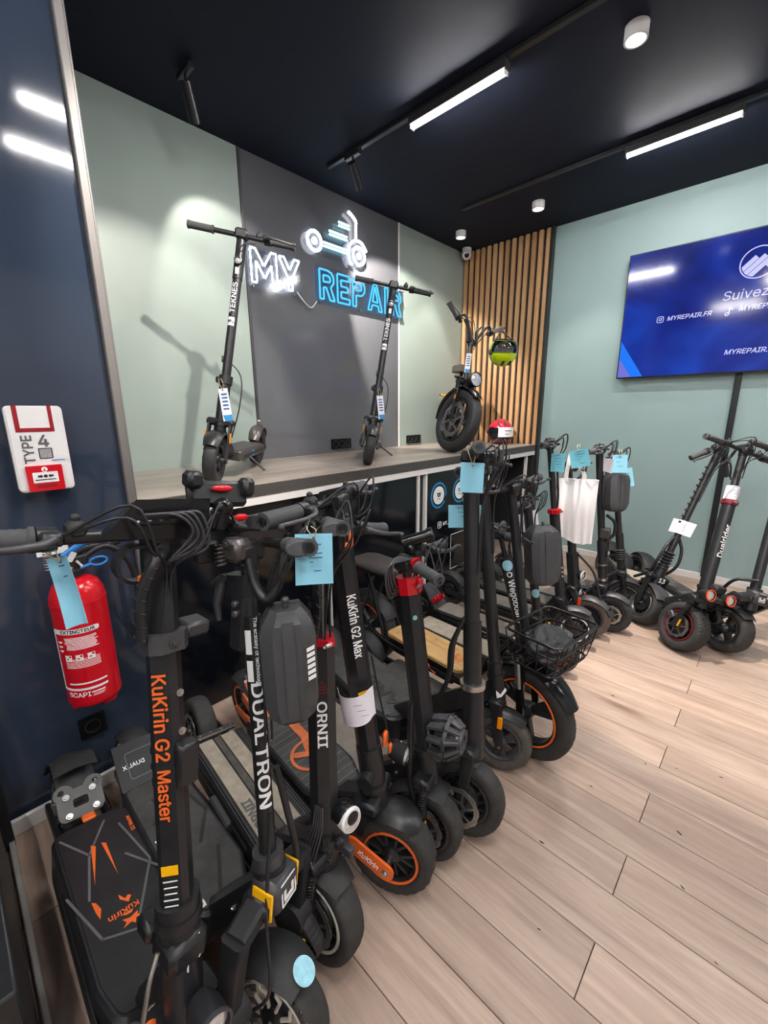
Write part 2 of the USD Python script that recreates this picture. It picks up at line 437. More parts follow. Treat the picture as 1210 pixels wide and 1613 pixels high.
def spot(x, y, aim, label, kind='downlight', power=SPOT_POWER, angle=38):
    z = ZC
    aim = unit(V3(*aim) - V3(x, y, z - .12))
    t = thing('spotlight', label, 'spotlight', (x, y, z))
    if kind == 'downlight':
        part(t, 'housing', lathe([(.0, 0), (.05, 0), (.05, -.055), (.042, -.055), (.036, -.012), (0, -.012)], 28), 'white_plastic')
        part(t, 'lamp_face', lathe([(0, -.020), (.034, -.020), (.034, -.016), (0, -.016)], 24), 'spot_face')
        o = V3(0, 0, -.06)
    else:
        part(t, 'track_adapter', box((0, 0, -.03), (.14, .034, .026), .004), 'black_satin')
        part(t, 'stem', beam((0, 0, -.04), (0, 0, -.10), .007), 'black_satin')
        a, b = V3(0, 0, -.10) - aim * .03, V3(0, 0, -.10) + aim * .13
        x_, y_, d_ = frame(aim)
        body = lathe([(0, 0), (.028, 0), (.028, .16), (.024, .16), (.024, .145), (0, .145)], 24)
        part(t, 'lamp_body', moved(body, np.stack([x_, y_, d_], 1), a), 'black_metal')
        part(t, 'lamp_face', moved(lathe([(0, .150), (.0225, .150), (.0225, .147), (0, .147)], 24), np.stack([x_, y_, d_], 1), a), 'spot_face')
        o = a + aim * .18
    L = UsdLux.SphereLight.Define(stage, str(t.GetPath()) + '/lamp')
    L.CreateRadiusAttr(.02)
    L.CreateIntensityAttr(power * 600)
    L.CreateColorAttr(Gf.Vec3f(1, .91, .80))
    L.CreateNormalizeAttr(False)
    sh = UsdLux.ShapingAPI.Apply(L.GetPrim())
    sh.CreateShapingConeAngleAttr(angle)
    sh.CreateShapingConeSoftnessAttr(.35)
    q = Gf.Rotation(Gf.Vec3d(0, 0, -1), Gf.Vec3d(*map(float, aim)))
    L.AddTransformOp().Set(Gf.Matrix4d().SetRotate(q) * Gf.Matrix4d().SetTranslate(Gf.Vec3d(*map(float, o))))
spot(-.77, 2.5, (-.10, 2.95, 0), 'round white downlight on the ceiling to the right of the LED tube', power=40, angle=22)
spot(-.85, 1.10, (-2.60, .93, 1.5), 'white downlight above the frame, lighting the left counter scooter', power=21, angle=27)
spot(-1.79, 3.79, (-1.0, 3.3, 0.5), 'small round downlight on the ceiling above the wooden slats', power=5, angle=50)
spot(-2.58, 3.84, (-2.3, 3.6, 1.1), 'small round downlight in the ceiling corner beside the camera', power=6)
spot(-2.37, 2.235, (-2.876, 3.50, 1.95), 'black cylinder spotlight on a track above the neon sign', 'track', 34, 30)
spot(-2.45, 1.18, (-2.876, 1.62, 2.15), 'black cylinder spotlight hanging near the glossy dark panel', 'track', 3, 40)

# floor planks
fl = thing('floor', kind='structure')
lone('subfloor', box(((XW + XR) / 2, (YF + YB) / 2, -.03), (XR - XW + .2, YB - YF + .2, .04)), 'subfloor', kind='structure')
W = .1613
pr = random.Random(11)
k0 = -8
for k in range(k0, 24):
    y0, y1 = .867 + W * (k - 0), .867 + W * (k + 1)
    y1 = min(y1, YB)
    if y0 >= YB: break
    x = -.173 - (0 if k % 2 == 0 else .61) - 1.22 * 3
    while x < XR:
        a, b = max(x, XW), min(x + 1.22, XR)
        if b - a > .05 and not (b < XP and y1 < .5):
            g = .0011
            p = box(((a + b) / 2, (y0 + y1) / 2, -.0045), (b - a - 2 * g, y1 - y0 - 2 * g, .009), .0012)
            part(fl, 'plank', p, 'plank', smooth=False)
        x += 1.22
sr = random.Random(9)
for x, y in ((-.35, 1.55), (-.06, 1.56), (-.02, 1.36), (-.12, 1.88), (-.40, 1.20), (-.22, 1.82), (.02, 1.95), (-.30, .95), (.08, 1.2), (-.45, 2.2)):
    a = sr.uniform(-.6, .6); L = sr.uniform(.004, .011)
    part(fl, 'scuff_mark', prism(affinity.rotate(affinity.scale(Point(0, 0).buffer(1, 5), L, L * .3), math.degrees(a)), .0004, (x, y, .0001)), 'dark_print', smooth=False)
lone('ceiling', box(((XW + XR) / 2, (YF + YB) / 2, ZC + .05), (XR - XW + .2, YB - YF + .2, .1)), 'ceiling_navy', kind='structure')
wl = thing('wall_left', kind='structure')
part(wl, 'wall_base', box((XW - .06, (.3 + YB) / 2, ZC / 2), (.08, YB - .3, ZC)), 'ceiling_navy')
part(wl, 'sage_panel', box((XW - .01, (.3 + 1.676) / 2, ZC / 2), (.02, 1.376, ZC), .001), 'sage')
part(wl, 'sage_panel', box((XW - .01, (3.282 + YB) / 2, ZC / 2), (.02, YB - 3.282, ZC), .001), 'sage')
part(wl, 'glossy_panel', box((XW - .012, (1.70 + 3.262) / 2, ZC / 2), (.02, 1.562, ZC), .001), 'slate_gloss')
part(wl, 'edge_strip', box((XW - .006, 1.688, ZC / 2), (.022, .022, ZC), .002), 'trim_dark')
part(wl, 'edge_strip', box((XW - .006, 3.272, ZC / 2), (.022, .016, ZC), .002), 'white_board')
lone('wall_back', box(((XW + XR) / 2, YB + .05, ZC / 2), (XR - XW + .2, .1, ZC)), 'sage_back', kind='structure')
part('/World/wall_back', 'side_board', box((XR / 2 + .42 + .4, YB - .01, ZC / 2), (.05, .02, ZC)), 'trim_dark')
lone('wall_partition', box(((XP + XW) / 2 - .01, (YF + .47) / 2, ZC / 2), (XP - XW - .02, .47 - YF, ZC), .001), 'navy_gloss', kind='structure')
wr = thing('wall_right', kind='structure')
part(wr, 'wall_base', box((XR + .05, (YF + YB) / 2, ZC / 2), (.1, YB - YF + .2, ZC)), 'plaster')
for k in range(9):
    part(wr, 'slatwall_board', box((XR - .012, 1.0, .75 + .155 * k), (.024, 2.4, .146), .004), 'store_pink')
lone('wall_front', box(((XW + XR) / 2, YF - .05, ZC / 2), (XR - XW + .2, .1, ZC)), 'plaster', kind='structure')
lone('trim_1', [box((XP - .012, .483, ZC / 2), (.03, .026, ZC), .003), box((XP - .06, .5, ZC / 2), (.09, .012, ZC), .002)], 'trim_grey', kind='structure')
lone('baseboard_partition', box((XP + .008, (YF + .49) / 2, .031), (.016, .49 - YF, .062), .003), 'white_board', kind='structure')
lone('baseboard_back', box(((XC + .03 + XR) / 2, YB - .008, .031), (XR - XC - .03, .016, .062), .003), 'white_board', kind='structure')

# dark cabinet just inside the lower left corner
t = thing('low_cabinet', 'dark grey low cabinet with a metal foot rail at the lower left edge', 'cabinet', (-1.29, -.42, 0))
part(t, 'body', box((0, 0, .21), (.80, .70, .38), .006), 'black_metal')
part(t, 'foot_rail', box((-.04, .366, .016), (.88, .016, .030), .003), 'rail_steel')
part(t, 'plinth', box((0, -.01, .011), (.80, .66, .022)), 'black_matte')
t = thing('cabinet_post', 'black upright post against the dark panel at the left edge', 'post', (-1.745, -.075, 0))
part(t, 'post', box((0, 0, .30), (.06, .06, .60), .004), 'black_matte')

# slat panel on the back wall
t = thing('slat_panel', 'vertical pine slat panel on a black backing in the corner', 'wall panel', ((XW + XC) / 2, YB, 0))
wd = XC - XW
part(t, 'backing', box((0, -.006, ZC / 2), (wd, .012, ZC)), 'black_matte')
n = 14
for i in range(n):
    x = -wd / 2 + .035 + (wd - .075) * i / (n - 1) + pr.uniform(-.002, .002)
    part(t, 'slat', box((x, -.028, ZC / 2), (.040, .032, ZC - .006), .003), 'slat_pine', smooth=False)
part(t, 'side_board', box((wd / 2 + .006, -.03, ZC / 2), (.022, .06, ZC), .002), 'black_satin')

# ------------------------------------------------------------------ the display counter
t = counter = thing('display_counter', 'long grey oak display counter with white edge and black front panels', 'counter', (0, 0, 0))
ZK, Y0, Y1 = 1.104, .50, YB - .066
yj = 1.856
for a, b in ((Y0, yj - .001), (yj + .001, Y1)):
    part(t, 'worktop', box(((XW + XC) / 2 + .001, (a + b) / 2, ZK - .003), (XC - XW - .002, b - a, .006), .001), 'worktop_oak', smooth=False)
    part(t, 'worktop_edge', box(((XW + XC) / 2 + .001, (a + b) / 2, ZK - .035), (XC - XW - .004, b - a, .058), .001), 'edge_oak', smooth=False)
part(t, 'white_rail', box((XC - .030, (Y0 + Y1) / 2, ZK - .086), (.05, Y1 - Y0, .044), .002), 'white_board')
for y in (1.530, 2.392, 2.482, 3.405, 4.17):
    part(t, 'post', box((XC - .03, y, (ZK - .106) / 2), (.03, .022, ZK - .106), .002), 'white_board')
for a, b in ((Y0, 1.517), (1.543, 2.379), (2.497, 3.392)):
    part(t, 'front_panel', box((XC - .037, (a + b) / 2, (ZK - .106) / 2), (.016, b - a, ZK - .108), .001), 'black_gloss')
part(t, 'front_panel', box((XC - .045, 2.437, (ZK - .106) / 2), (.012, .06, ZK - .108), .001), 'black_matte')
part(t, 'side_panel', box(((XW + XC) / 2, Y1 - .015, (ZK - .066) / 2), (XC - XW - .02, .03, ZK - .068)), 'black_matte')
XF = XC - .029
def on_front(poly, y, z, m, name='print', lab=None, d=.0012):
    # shapes are drawn with +x = to the right (towards the back wall), +y = up
    return part(t, name, prism(poly, d, (XF, y, z), (0, 1, 0), (0, 0, 1)), m, label=lab, smooth=False)
for y in (2.657, 2.954):
    z = .806
    ring = Point(0, 0).buffer(.105, 24).difference(Point(0, 0).buffer(.088, 24))
    ring = ring.difference(Polygon([(0, 0), (.2, -.03), (.2, -.13)]))
    on_front(ring, y, z, 'tag_blue', 'sticker', 'blue ring of the round sticker')
    on_front(Point(0, 0).buffer(.072, 24), y, z, 'white_print', 'sticker', 'white disc of the round sticker')
    cart = unary_union([Polygon([(-.024, .02), (.026, .02), (.02, -.012), (-.016, -.012)]), sbox(-.016, -.034, -.006, -.024), sbox(.008, -.034, .018, -.024)]).difference(unary_union([sbox(-.01, -.004, -.004, .01), sbox(.004, -.004, .01, .01)]))
    on_front(cart, y, z, 'dark_print', 'sticker', d=.0018)
def insta(s):
    o = rrect(s, s, s * .28)
    return unary_union([o.difference(rrect(s * .8, s * .8, s * .2)), Point(0, 0).buffer(s * .24, 12).difference(Point(0, 0).buffer(s * .13, 12)), Point(s * .25, s * .25).buffer(s * .06)])
on_front(insta(.055), 2.675, .561, 'white_print', 'sticker')
part(t, 'lettering', text('MY_REPAIR', .028, (XF, 2.72, .548), (0, 1, 0), (0, 0, 1)), 'white_print', smooth=False)
part(t, 'lettering', text('my_repair', .014, (XF, 2.60, 1.0), (0, 1, 0), (0, 0, 1), bold=False), 'white_print', smooth=False)
fr = sbox(-.13, -.155, .13, .155)
on_front(fr.difference(fr.buffer(-.006)), 2.97, .29, 'white_print', 'sticker', 'thin white outlined square low on the front panel')

# ------------------------------------------------------------------ things on the partition
t = thing('fire_alarm_box', 'white wall-mounted alarm box with red manual call point, marked TYPE 4', 'fire alarm', (XP, .236, 1.342))
def wall_x(poly, y, z, d, x0=0.0):   # drawn +x = towards the back wall, +y = up
    return prism(poly, d, (x0, y, z), (0, 1, 0), (0, 0, 1))
part(t, 'body', [wall_x(rrect(.146, .272, .014), 0, 0, .030), wall_x(rrect(.138, .264, .012), 0, 0, .034)], 'white_plastic')
u = sbox(-.054, .055, .044, .136).difference(sbox(-.042, .067, .034, .14))
part(t, 'red_frame', wall_x(u, 0, 0, .0012, .034), 'red_trim', smooth=False)
part(t, 'call_point', wall_x(rrect(.094, .082, .002), -.003, -.093, .010, .034), 'red_paint')
part(t, 'call_window', wall_x(rrect(.066, .034, .002), -.003, -.090, .0012, .0442), 'white_print')
part(t, 'arrow_print', wall_x(unary_union([Point(0, 0).buffer(.005), Polygon([(-.02, .003), (-.012, .003), (-.012, .006), (-.007, 0), (-.012, -.006), (-.012, -.003), (-.02, -.003)]), Polygon([(.02, .003), (.012, .003), (.012, .006), (.007, 0), (.012, -.006), (.012, -.003), (.02, -.003)]), sbox(-.028, -.0125, .026, -.010)]), -.003, -.086, .001, .0453), 'dark_print', smooth=False)
part(t, 'fire_symbol', wall_x(Point(0, 0).buffer(.008, 6).difference(Polygon([(-.004, -.006), (.004, -.006), (0, .003)])), -.003, -.064, .0008, .0442), 'white_print', smooth=False)
part(t, 'slot', wall_x(sbox(-.026, -.005, .026, .005), -.003, -.117, .001, .0442), 'red_trim', smooth=False)
part(t, 'lettering', text('TYPE', .026, (.0342, -.020, -.046), (0, 0, 1), (0, -1, 0), bold=True), 'grey_print', smooth=False)
part(t, 'lettering', text('4', .036, (.0342, -.008, .008), (0, 1, 0), (0, 0, 1)), 'grey_print', smooth=False)
part(t, 'logo_plate', wall_x(rrect(.036, .034, .003).difference(rrect(.031, .029, .002)), .010, -.014, .0012, .034), 'dark_print', smooth=False)
part(t, 'logo_plate', wall_x(rrect(.031, .029, .002), .010, -.014, .001, .034), 'lens_glass', smooth=False)
part(t, 'lettering', text('neutronic', .006, (.0342, .022, -.040), (0, 1, 0), (0, 0, 1), bold=False), 'tag_blue', smooth=False)

t = thing('wall_socket', 'black square wall socket low on the dark panel below the extinguisher', 'socket', (XP, .232, .285))
part(t, 'plate', wall_x(rrect(.086, .086, .005), 0, 0, .011), 'black_shiny')
part(t, 'socket_ring', moved(lathe([(.028, 0), (.028, .004), (.022, .004), (.020, -.004), (0, -.004)], 24, 'x'), None, (.011, 0, 0)), 'black_satin')
for s in (-1, 1):
    part(t, 'contact_hole', wall_x(Point(s * .009, 0).buffer(.0025), 0, 0, .0015, .0068), 'dark_print')
def socket_strip(name, y, z, n, label):
    t = thing(name, label, 'socket', (XW, y, z))
    w = .071 * n + .012
    part(t, 'plate', wall_x(rrect(w, .084, .005), 0, 0, .013), 'black_shiny')
    for i in range(n):
        part(t, 'socket_ring', moved(lathe([(.029, 0), (.029, .004), (.026, .004), (.024, -.006), (0, -.006)], 20, 'x'), None, (.0135, (i - (n - 1) / 2) * .071, 0)), 'trim_dark')
socket_strip('socket_strip', 2.49, 1.178, 3, 'black triple wall socket above the counter under the neon sign')
socket_strip('socket_strip', 3.50, 1.165, 3, 'black wall socket strip above the counter beside the fat-tyre bike')

# fire extinguisher
EX = V3(-1.695, .250, .440)
t = thing('fire_extinguisher', 'red powder extinguisher with blue handle hanging on the dark panel', 'fire extinguisher', EX)
part(t, 'cylinder', lathe([(0, .012), (.07, .012), (.078, .02), (.0815, .04), (.0815, .385), (.079, .42), (.066, .452), (.045, .468), (.024, .474), (.022, .48), (0, .48)], 48), 'red_paint')
part(t, 'base_skirt', [lathe([(.0825, .045), (.0825, .028), (.079, .02), (.079, .045)], 40)] + [beam((.05 * math.cos(a), .05 * math.sin(a), .02), (.056 * math.cos(a), .056 * math.sin(a), -.006), (.03, .012), (.018, .008), 'oct') for a in (0.6, 2.7, 4.8)], 'red_paint')
part(t, 'seam_ring', lathe([(.0825, .388), (.0835, .393), (.0825, .398), (.081, .398)], 40), 'red_paint')
part(t, 'valve', [lathe([(0, .478), (.03, .478), (.03, .497), (.022, .502), (.022, .525), (0, .525)], 24), box((.0, .015, .53), (.03, .06, .03), .005)], 'black_satin')
part(t, 'pressure_fitting', [beam((.018, -.01, .50), (.042, -.014, .512), .011, n=14), ball((.044, -.014, .513), .010)], 'brass')
part(t, 'handle', [tube(smooth_path([(0, -.02, .548), (.0, .05, .585), (0, .12, .592), (0, .165, .588)]), .0085, 8, flat=1.4)], 'blue_plastic')
part(t, 'lever', [tube(smooth_path([(0, -.02, .540), (.0, .05, .562), (0, .11, .558), (0, .15, .565)]), .0065, 8, flat=1.6)], 'black_satin')
part(t, 'pin_ring', [tube(np.array([(.012, .075 + .026 * math.cos(a), .512 + .014 * math.sin(a)) for a in np.arange(20) * PI / 10]), .0045, 8, closed=True), beam((.012, .02, .50), (.012, .052, .508), .005)], 'blue_plastic')
part(t, 'seal_tag', [prism(rrect(.018, .036, .003), .002, (.022, .0, .548), (0, .86, -.5), (.2, .5, .84)), beam((.02, .012, .53), (.016, .025, .507), .004, n=6)], 'white_plastic')
part(t, 'hose', tube(smooth_path([(.0, .03, .53), (.01, .10, .560), (.012, .155, .51), (.012, .180, .42), (.012, .182, .27), (.012, .184, .185)]), .0105, 10), 'black_satin')
part(t, 'hose_collar', [beam((.012, .184, .19), (.012, .184, .165), .0145, n=14), box((.012, .184, .160), (.022, .036, .016), .003)], 'steel')
part(t, 'nozzle', [beam((.012, .184, .16), (.012, .190, .085), .0135, .0165, n=16), beam((.012, .190, .087), (.012, .190, .040), .0195, n=18)], 'black_satin')
part(t, 'nozzle_ring', [lathe([(.017, 0), (.0205, 0), (.0205, .004), (.017, .004)], 18, c=(.012, .190, z)) for z in (.084, .058)], 'steel')
part(t, 'hose_bracket', [box((-.04, .150, .19), (.004, .010, .085), .001, rotm((1, 0, 0), 18)), box((-.04, .166, .186), (.004, .010, .085), .001, rotm((1, 0, 0), 18)), box((-.03, .17, .155), (.06, .008, .01))], 'black_satin')
part(t, 'gauge_spring', coil((-.02, -.055, .575), (-.015, -.062, .505), .011, .0022, 8), 'steel')
part(t, 'sign_plate', prism(rrect(.09, .06, .003), .002, (-.105, -.03, .565), (0, 1, 0), (0, 0, 1)), 'white_print')
part(t, 'sign_print', prism(rrect(.08, .012, .001), .001, (-.1028, -.03, .582), (0, 1, 0), (0, 0, 1)), 'red_trim')
# print on the cylinder: drawn flat (x right, y up) then wrapped; built with x down the cylinder
ef = unit(V3(1.0, -.42, 0))
def ext_print(poly, m, lift=.0006):
    # poly: x = around (to the right), y = up from cylinder base; fine strips so that it bends
    ms = []
    for g in poly_parts(poly):
        x0, y0, x1, y1 = g.bounds
        k = max(1, int((x1 - x0) / .008))
        for i in range(k):
            q = g.intersection(sbox(x0 + (x1 - x0) * i / k, y0 - 1, x0 + (x1 - x0) * (i + 1) / k, y1 + 1))
            for h in poly_parts(q):
                mm = trimesh.creation.extrude_polygon(h, lift, engine='earcut')
                v = np.array(mm.vertices)
                ms.append(bend(T(np.c_[v[:, 1], -v[:, 0], v[:, 2]], mm.faces[:, ::1]), (0, 0, 0), (0, 0, 1), ef, .0815))
    part(t, 'label_print', ms, m, smooth=False)
frame_ = sbox(-.088, .085, .068, .315)
fr2 = unary_union([sbox(-.088, .085, -.080, .31), sbox(-.088, .085, .062, .0935), rrect(.150, .018, .008, -.010, .306)])
ext_print(fr2, 'white_print')
er = random.Random(3)
lines = []
for i in range(16):
    y = .282 - i * .0052 - (.032 if i > 8 else 0)
    a = -.045 + er.uniform(0, .008) if i < 9 else -.052
    b = .045 + er.uniform(0, .012) if i < 9 else .052
    lines.append(sbox(a, y, b, y + (.0026 if i < 9 else .0018)))
for k, y in enumerate((.268, .252, .236)):
    lines += [sbox(-.070, y, -.052, y + .003), sbox(-.066, y - .004, -.056, y)]
lines.append(sbox(-.055, .108, .062, .114))
lines += [sbox(.010, .070, .050, .075), sbox(.014, .0635, .050, .0655), sbox(.012, .058, .045, .060)]
ext_print(unary_union(lines), 'white_print')
for k in range(3):
    cx = -.040 + .034 * k
    ext_print(sbox(cx - .011, .200, cx + .011, .221).difference(unary_union([Point(cx - .003, .206).buffer(.004), sbox(cx + .002, .212, cx + .009, .219)])), 'white_print')
def ext_text(s, h, x, y, m, lift, bold=True):
    mm = meshkit.text_mesh(s, h, .0006, bold)
    v = np.array(mm.vertices)
    part(t, 'lettering', bend(T(np.c_[v[:, 1] + y, -(v[:, 0] + x), v[:, 2] + lift], mm.faces), (0, 0, 0), (0, 0, 1), ef, .0815), m, smooth=False)
ext_text('EXTINCTEUR', .0115, -.052, .3005, 'dark_print', .0006)
ext_text('SCAPI', .017, -.066, .060, 'white_print', .0002)

# security camera
t = thing('security_camera', 'small white dome security camera in the ceiling corner above the slats', 'security camera', (XW + .10, YB - .13, ZC - .06))
cd = unit(V3(.55, -.75, -.38))
x_, y_, d_ = frame(cd)
Mx = np.stack([x_, y_, d_], 1)
part(t, 'housing', moved(lathe([(0, -.05), (.046, -.05), (.052, -.02), (.05, .02), (.036, .042), (.026, .046), (0, .046)], 28), Mx), 'white_plastic')
part(t, 'lens', moved(lathe([(0, .044), (.026, .047), (.024, .052), (.012, .055), (0, .056)], 20), Mx), 'screen_black')
part(t, 'base', lathe([(0, .06), (.05, .06), (.05, .035), (.035, .03), (0, .03)], 24), 'white_plastic')

# ------------------------------------------------------------------ television
TX0, TZ0, TW, TH, TY = -1.19, 1.718, 1.76, .992, YB - .085
t = thing('television', 'wall-mounted flat television showing a blue screen with white lettering', 'television', (TX0 + TW / 2, TY, TZ0 + TH / 2))
part(t, 'case', box((0, .03, 0), (TW, .05, TH), .004), 'black_satin')
part(t, 'wall_mount', box((0, .065, 0), (.6, .035, .4)), 'black_matte')
MAT['screen'] = usdkit.material(stage, '/World/Looks/screen', {
    'tc': ('texture_coordinate', {}), 'mp': ('mapping', {'scale': (1.1, 1.0, 1.6), 'location': (.3, 0, .1)}),
    'n': ('noise_texture', {'scale': 1.3, 'detail': 2.0, 'distortion': 1.2}),
    'r': ('rgb_ramp', {'ramp': [(.3, (.002, .008, .13)), (.5, (.003, .017, .25)), (.7, (.006, .045, .42))]}),
    'p': ('principled_bsdf', {'base_color': (.004, .005, .01), 'roughness': .1, 'emission_strength': 1.0})},
    [('tc.object', 'mp.vector'), ('mp.vector', 'n.vector'), ('n.fac', 'r.fac'), ('r.color', 'p.emission_color')], surface='p.BSDF')
def glow_gloss(name, c, s=1.0):
    pm(name, (.004, .005, .01), .1, emit=(c, s))
glow_gloss('screen_white', lin(205, 205, 255)); glow_gloss('screen_azure', lin(30, 120, 250)); glow_gloss('screen_lilac', lin(118, 116, 214))
part(t, 'screen', box((0, .0045, 0), (TW - .016, .003, TH - .018)), 'screen')
def on_tv(poly, x, z, m, d=.0008):   # world x, z
    part(t, 'screen_graphic', prism(poly, d, (x - TX0 - TW / 2, .003, z - TZ0 - TH / 2), (1, 0, 0), (0, 0, 1)), m, smooth=False)
def tv_text(s, h, x, z, bold=True, slant=0.0, squeeze=1.0, rise=0.0):
    m = text(s, h, (0, 0, 0), depth=.0008, bold=bold, squeeze=squeeze)
    v = np.array(m.vertices); v[:, 0] += slant * v[:, 1]; v[:, 1] += rise * v[:, 0]
    part(t, 'screen_text', T(np.c_[v[:, 0] + x - TX0 - TW / 2, .003 - v[:, 2], v[:, 1] + z - TZ0 - TH / 2], m.faces), 'screen_white', smooth=False)
c = Point(0, 0).buffer(.108, 32)
bars = [affinity.translate(affinity.rotate(sbox(-.016, -.2, .016, .055 - .0 * k), -45, origin=(0, 0)), -.052 + .05 * k, .0 + .0 * k) for k in range(3)]
logo = unary_union([c.difference(c.buffer(-.008))] + [b.intersection(c.buffer(-.014)) for b in bars] + [affinity.translate(affinity.rotate(sbox(-.016, -.16, .016, .02), 45), .115, -.01).intersection(c.buffer(-.014))])
on_tv(logo, -.335, 2.475, 'screen_white')
tv_text('Suivez-Nous', .062, -.515, 2.245, slant=.12, bold=False)
on_tv(insta(.05), -.905, 2.170, 'screen_white')
tv_text('MYREPAIR.FR', .032, -.860, 2.155, slant=.2)
note = unary_union([Point(-.010, -.018).buffer(.014, 12).difference(Point(-.010, -.018).buffer(.006, 8)), sbox(-.002, -.018, .006, .030), Polygon([(.006, .030), (.022, .014), (.022, .006), (.006, .016)])])
on_tv(note, -.46, 2.165, 'screen_white')
tv_text('MYREPAIR.FR', .034, -.405, 2.158, slant=.2)
tv_text('MYREPAIR.FR', .034, -.450, 1.855, slant=.2)
on_tv(Polygon([(-1.18, 2.03), (-.985, 1.728), (-1.075, 1.728), (-1.18, 1.885)]), 0, 0, 'screen_azure')
on_tv(Polygon([(-1.18, 1.885), (-1.075, 1.728), (-1.18, 1.728)]), 0, 0, 'screen_lilac')
lone('cable_cover', box((-.338, YB - .011, .88), (.042, .022, 1.69), .003), 'black_satin', 'black vertical cable cover strip running down the wall below the television', 'cable cover')

# ------------------------------------------------------------------ neon sign: MY / scooter / REPAIR
def neon(poly_or_line, m, t, r=.0075, closed=True):
    pass
XN = XW + .032
def neon_tube(pts, r=.0075, closed=False, curve=False):
    p = np.array([(0, a, b) for a, b in pts])
    if curve:
        p = smooth_path(p, 6)
    elif closed:
        q = []
        for i in range(len(p)):
            a, b = p[i], p[(i + 1) % len(p)]
            q += [a + (b - a) * s for s in (0.04, .5, .96)]
        p = np.array(q)
    return tube(p, r, 8, closed=closed, hint=(1, 0, 0))
def letter(ch, w, h, s):
    """outlined capitals, stroke s; polygons of the outline"""
    if ch == 'M':
        g = unary_union([sbox(0, 0, s, h), sbox(w - s, 0, w, h), LineString([(s * .5, h * .97), (w / 2, h * .35), (w - s * .5, h * .97)]).buffer(s * .5, cap_style=2, join_style=2).intersection(sbox(0, 0, w, h))])
    elif ch == 'Y':
        g = unary_union([LineString([(w / 2, h * .42), (w / 2, 0)]).buffer(s / 2, cap_style=2), LineString([(s * .5, h * 1.02), (w / 2, h * .42), (w - s * .5, h * 1.02)]).buffer(s * .52, cap_style=2, join_style=2).intersection(sbox(0, 0, w, h))])
    elif ch == 'R' or ch == 'P':
        bowl = unary_union([sbox(0, h * .42, w * .55, h), affinity.scale(Point(0, 0).buffer(1, 10), h * .29, h * .29).buffer(0)]) if False else unary_union([sbox(0, h * .40, w - h * .30, h), affinity.translate(Point(0, 0).buffer(h * .30, 10), w - h * .30, h * .70)])
        hole = unary_union([sbox(s, h * .40 + s, w - h * .30, h - s), affinity.translate(Point(0, 0).buffer(max(h * .30 - s, .01), 8), w - h * .30, h * .70)])
        g = unary_union([sbox(0, 0, s, h), bowl]).difference(hole)
        if ch == 'R':
            g = unary_union([g, Polygon([(w * .42, h * .44), (w * .42 + s * 1.2, h * .44), (w + s * .12, 0), (w - s * 1.1, 0)])])
    elif ch == 'E':
        g = unary_union([sbox(0, 0, s, h), sbox(0, 0, w, s), sbox(0, h - s, w, h), sbox(0, h / 2 - s / 2, w * .86, h / 2 + s / 2)])
    elif ch == 'A':
        g = unary_union([Polygon([(0, 0), (s * 1.05, 0), (w / 2 + s * .12, h), (w / 2 - s * .5, h)]), Polygon([(w, 0), (w - s * 1.05, 0), (w / 2 - s * .12, h), (w / 2 + s * .5, h)]), sbox(w * .25, h * .2, w * .75, h * .2 + s * .75)])
    else:
        g = sbox(0, 0, s, h)
    return g
t = thing('neon_sign', 'lit neon wall sign reading MY REPAIR in white and blue with a scooter emblem', 'neon sign', (XN, 0, 0))
def put_word(word, y0, z0, h, m, widths, gap, s):
    y = y0
    for ch, w in zip(word, widths):
        g = affinity.translate(letter(ch, w, h, s).buffer(-.004), y, z0)
        for q in poly_parts(g):
            q = q.simplify(.004)
            ms = [neon_tube(list(q.exterior.coords)[:-1], closed=True)]
            ms += [neon_tube(list(i.coords)[:-1], closed=True) for i in q.interiors]
            part(t, 'neon_letter', ms, m)
        y += w + gap
    return y
H = .222
e1 = put_word('MY', 1.70, 2.328, H, 'neon_white', (.212, .19), .012, .046)
e2 = put_word('REPAIR', 2.292, 2.322, H, 'neon_cyan', (.155, .14, .15, .19, .046, .155), .028, .046)
def back(y0, y1, z0, z1, r=.02):
    part(t, 'backing_plate', prism(rrect(y1 - y0, z1 - z0, r, (y0 + y1) / 2, (z0 + z1) / 2), .004, (-.018, 0, 0), (0, 1, 0), (0, 0, 1)), 'acrylic')
back(1.672, e1 + .0, 2.30, 2.572); back(2.268, e2 + .0, 2.296, 2.57)
for y, z in ((2.262, 2.722), (2.728, 2.722)):
    part(t, 'neon_wheel', tube(np.array([(0, y + .066 * math.cos(a), z + .066 * math.sin(a)) for a in np.arange(28) * PI / 14]), .0125, 8, closed=True), 'neon_white')
    part(t, 'neon_hub', tube(np.array([(0, y + .016 * math.cos(a), z + .016 * math.sin(a)) for a in np.arange(14) * PI / 7]), .012, 8, closed=True), 'neon_white')
part(t, 'neon_stem', tube(smooth_path([(0, 2.617, 3.018), (0, 2.66, 3.0), (0, 2.698, 2.968), (0, 2.698, 2.93), (0, 2.697, 2.85)]), .0125, 8), 'neon_white')
part(t, 'neon_fender', tube(smooth_path([(0, 2.61, 2.70), (0, 2.62, 2.77), (0, 2.68, 2.825), (0, 2.76, 2.825), (0, 2.815, 2.77)]), .0125, 8), 'neon_white')
part(t, 'neon_fender', tube(smooth_path([(0, 2.61, 2.70), (0, 2.625, 2.66), (0, 2.65, 2.64)]), .011, 8), 'neon_white')
for a, b, z in ((2.512, 2.625, 2.905), (2.412, 2.60, 2.818), (2.352, 2.60, 2.722)):
    part(t, 'neon_bar', tube([(0, a, z + .012), (0, b, z + .012)], .009, 8), 'neon_pale')
    part(t, 'neon_bar', tube([(0, a, z - .012), (0, b, z - .012)], .009, 8), 'neon_pale')
back(2.18, 2.83, 2.635, 2.805, .05)
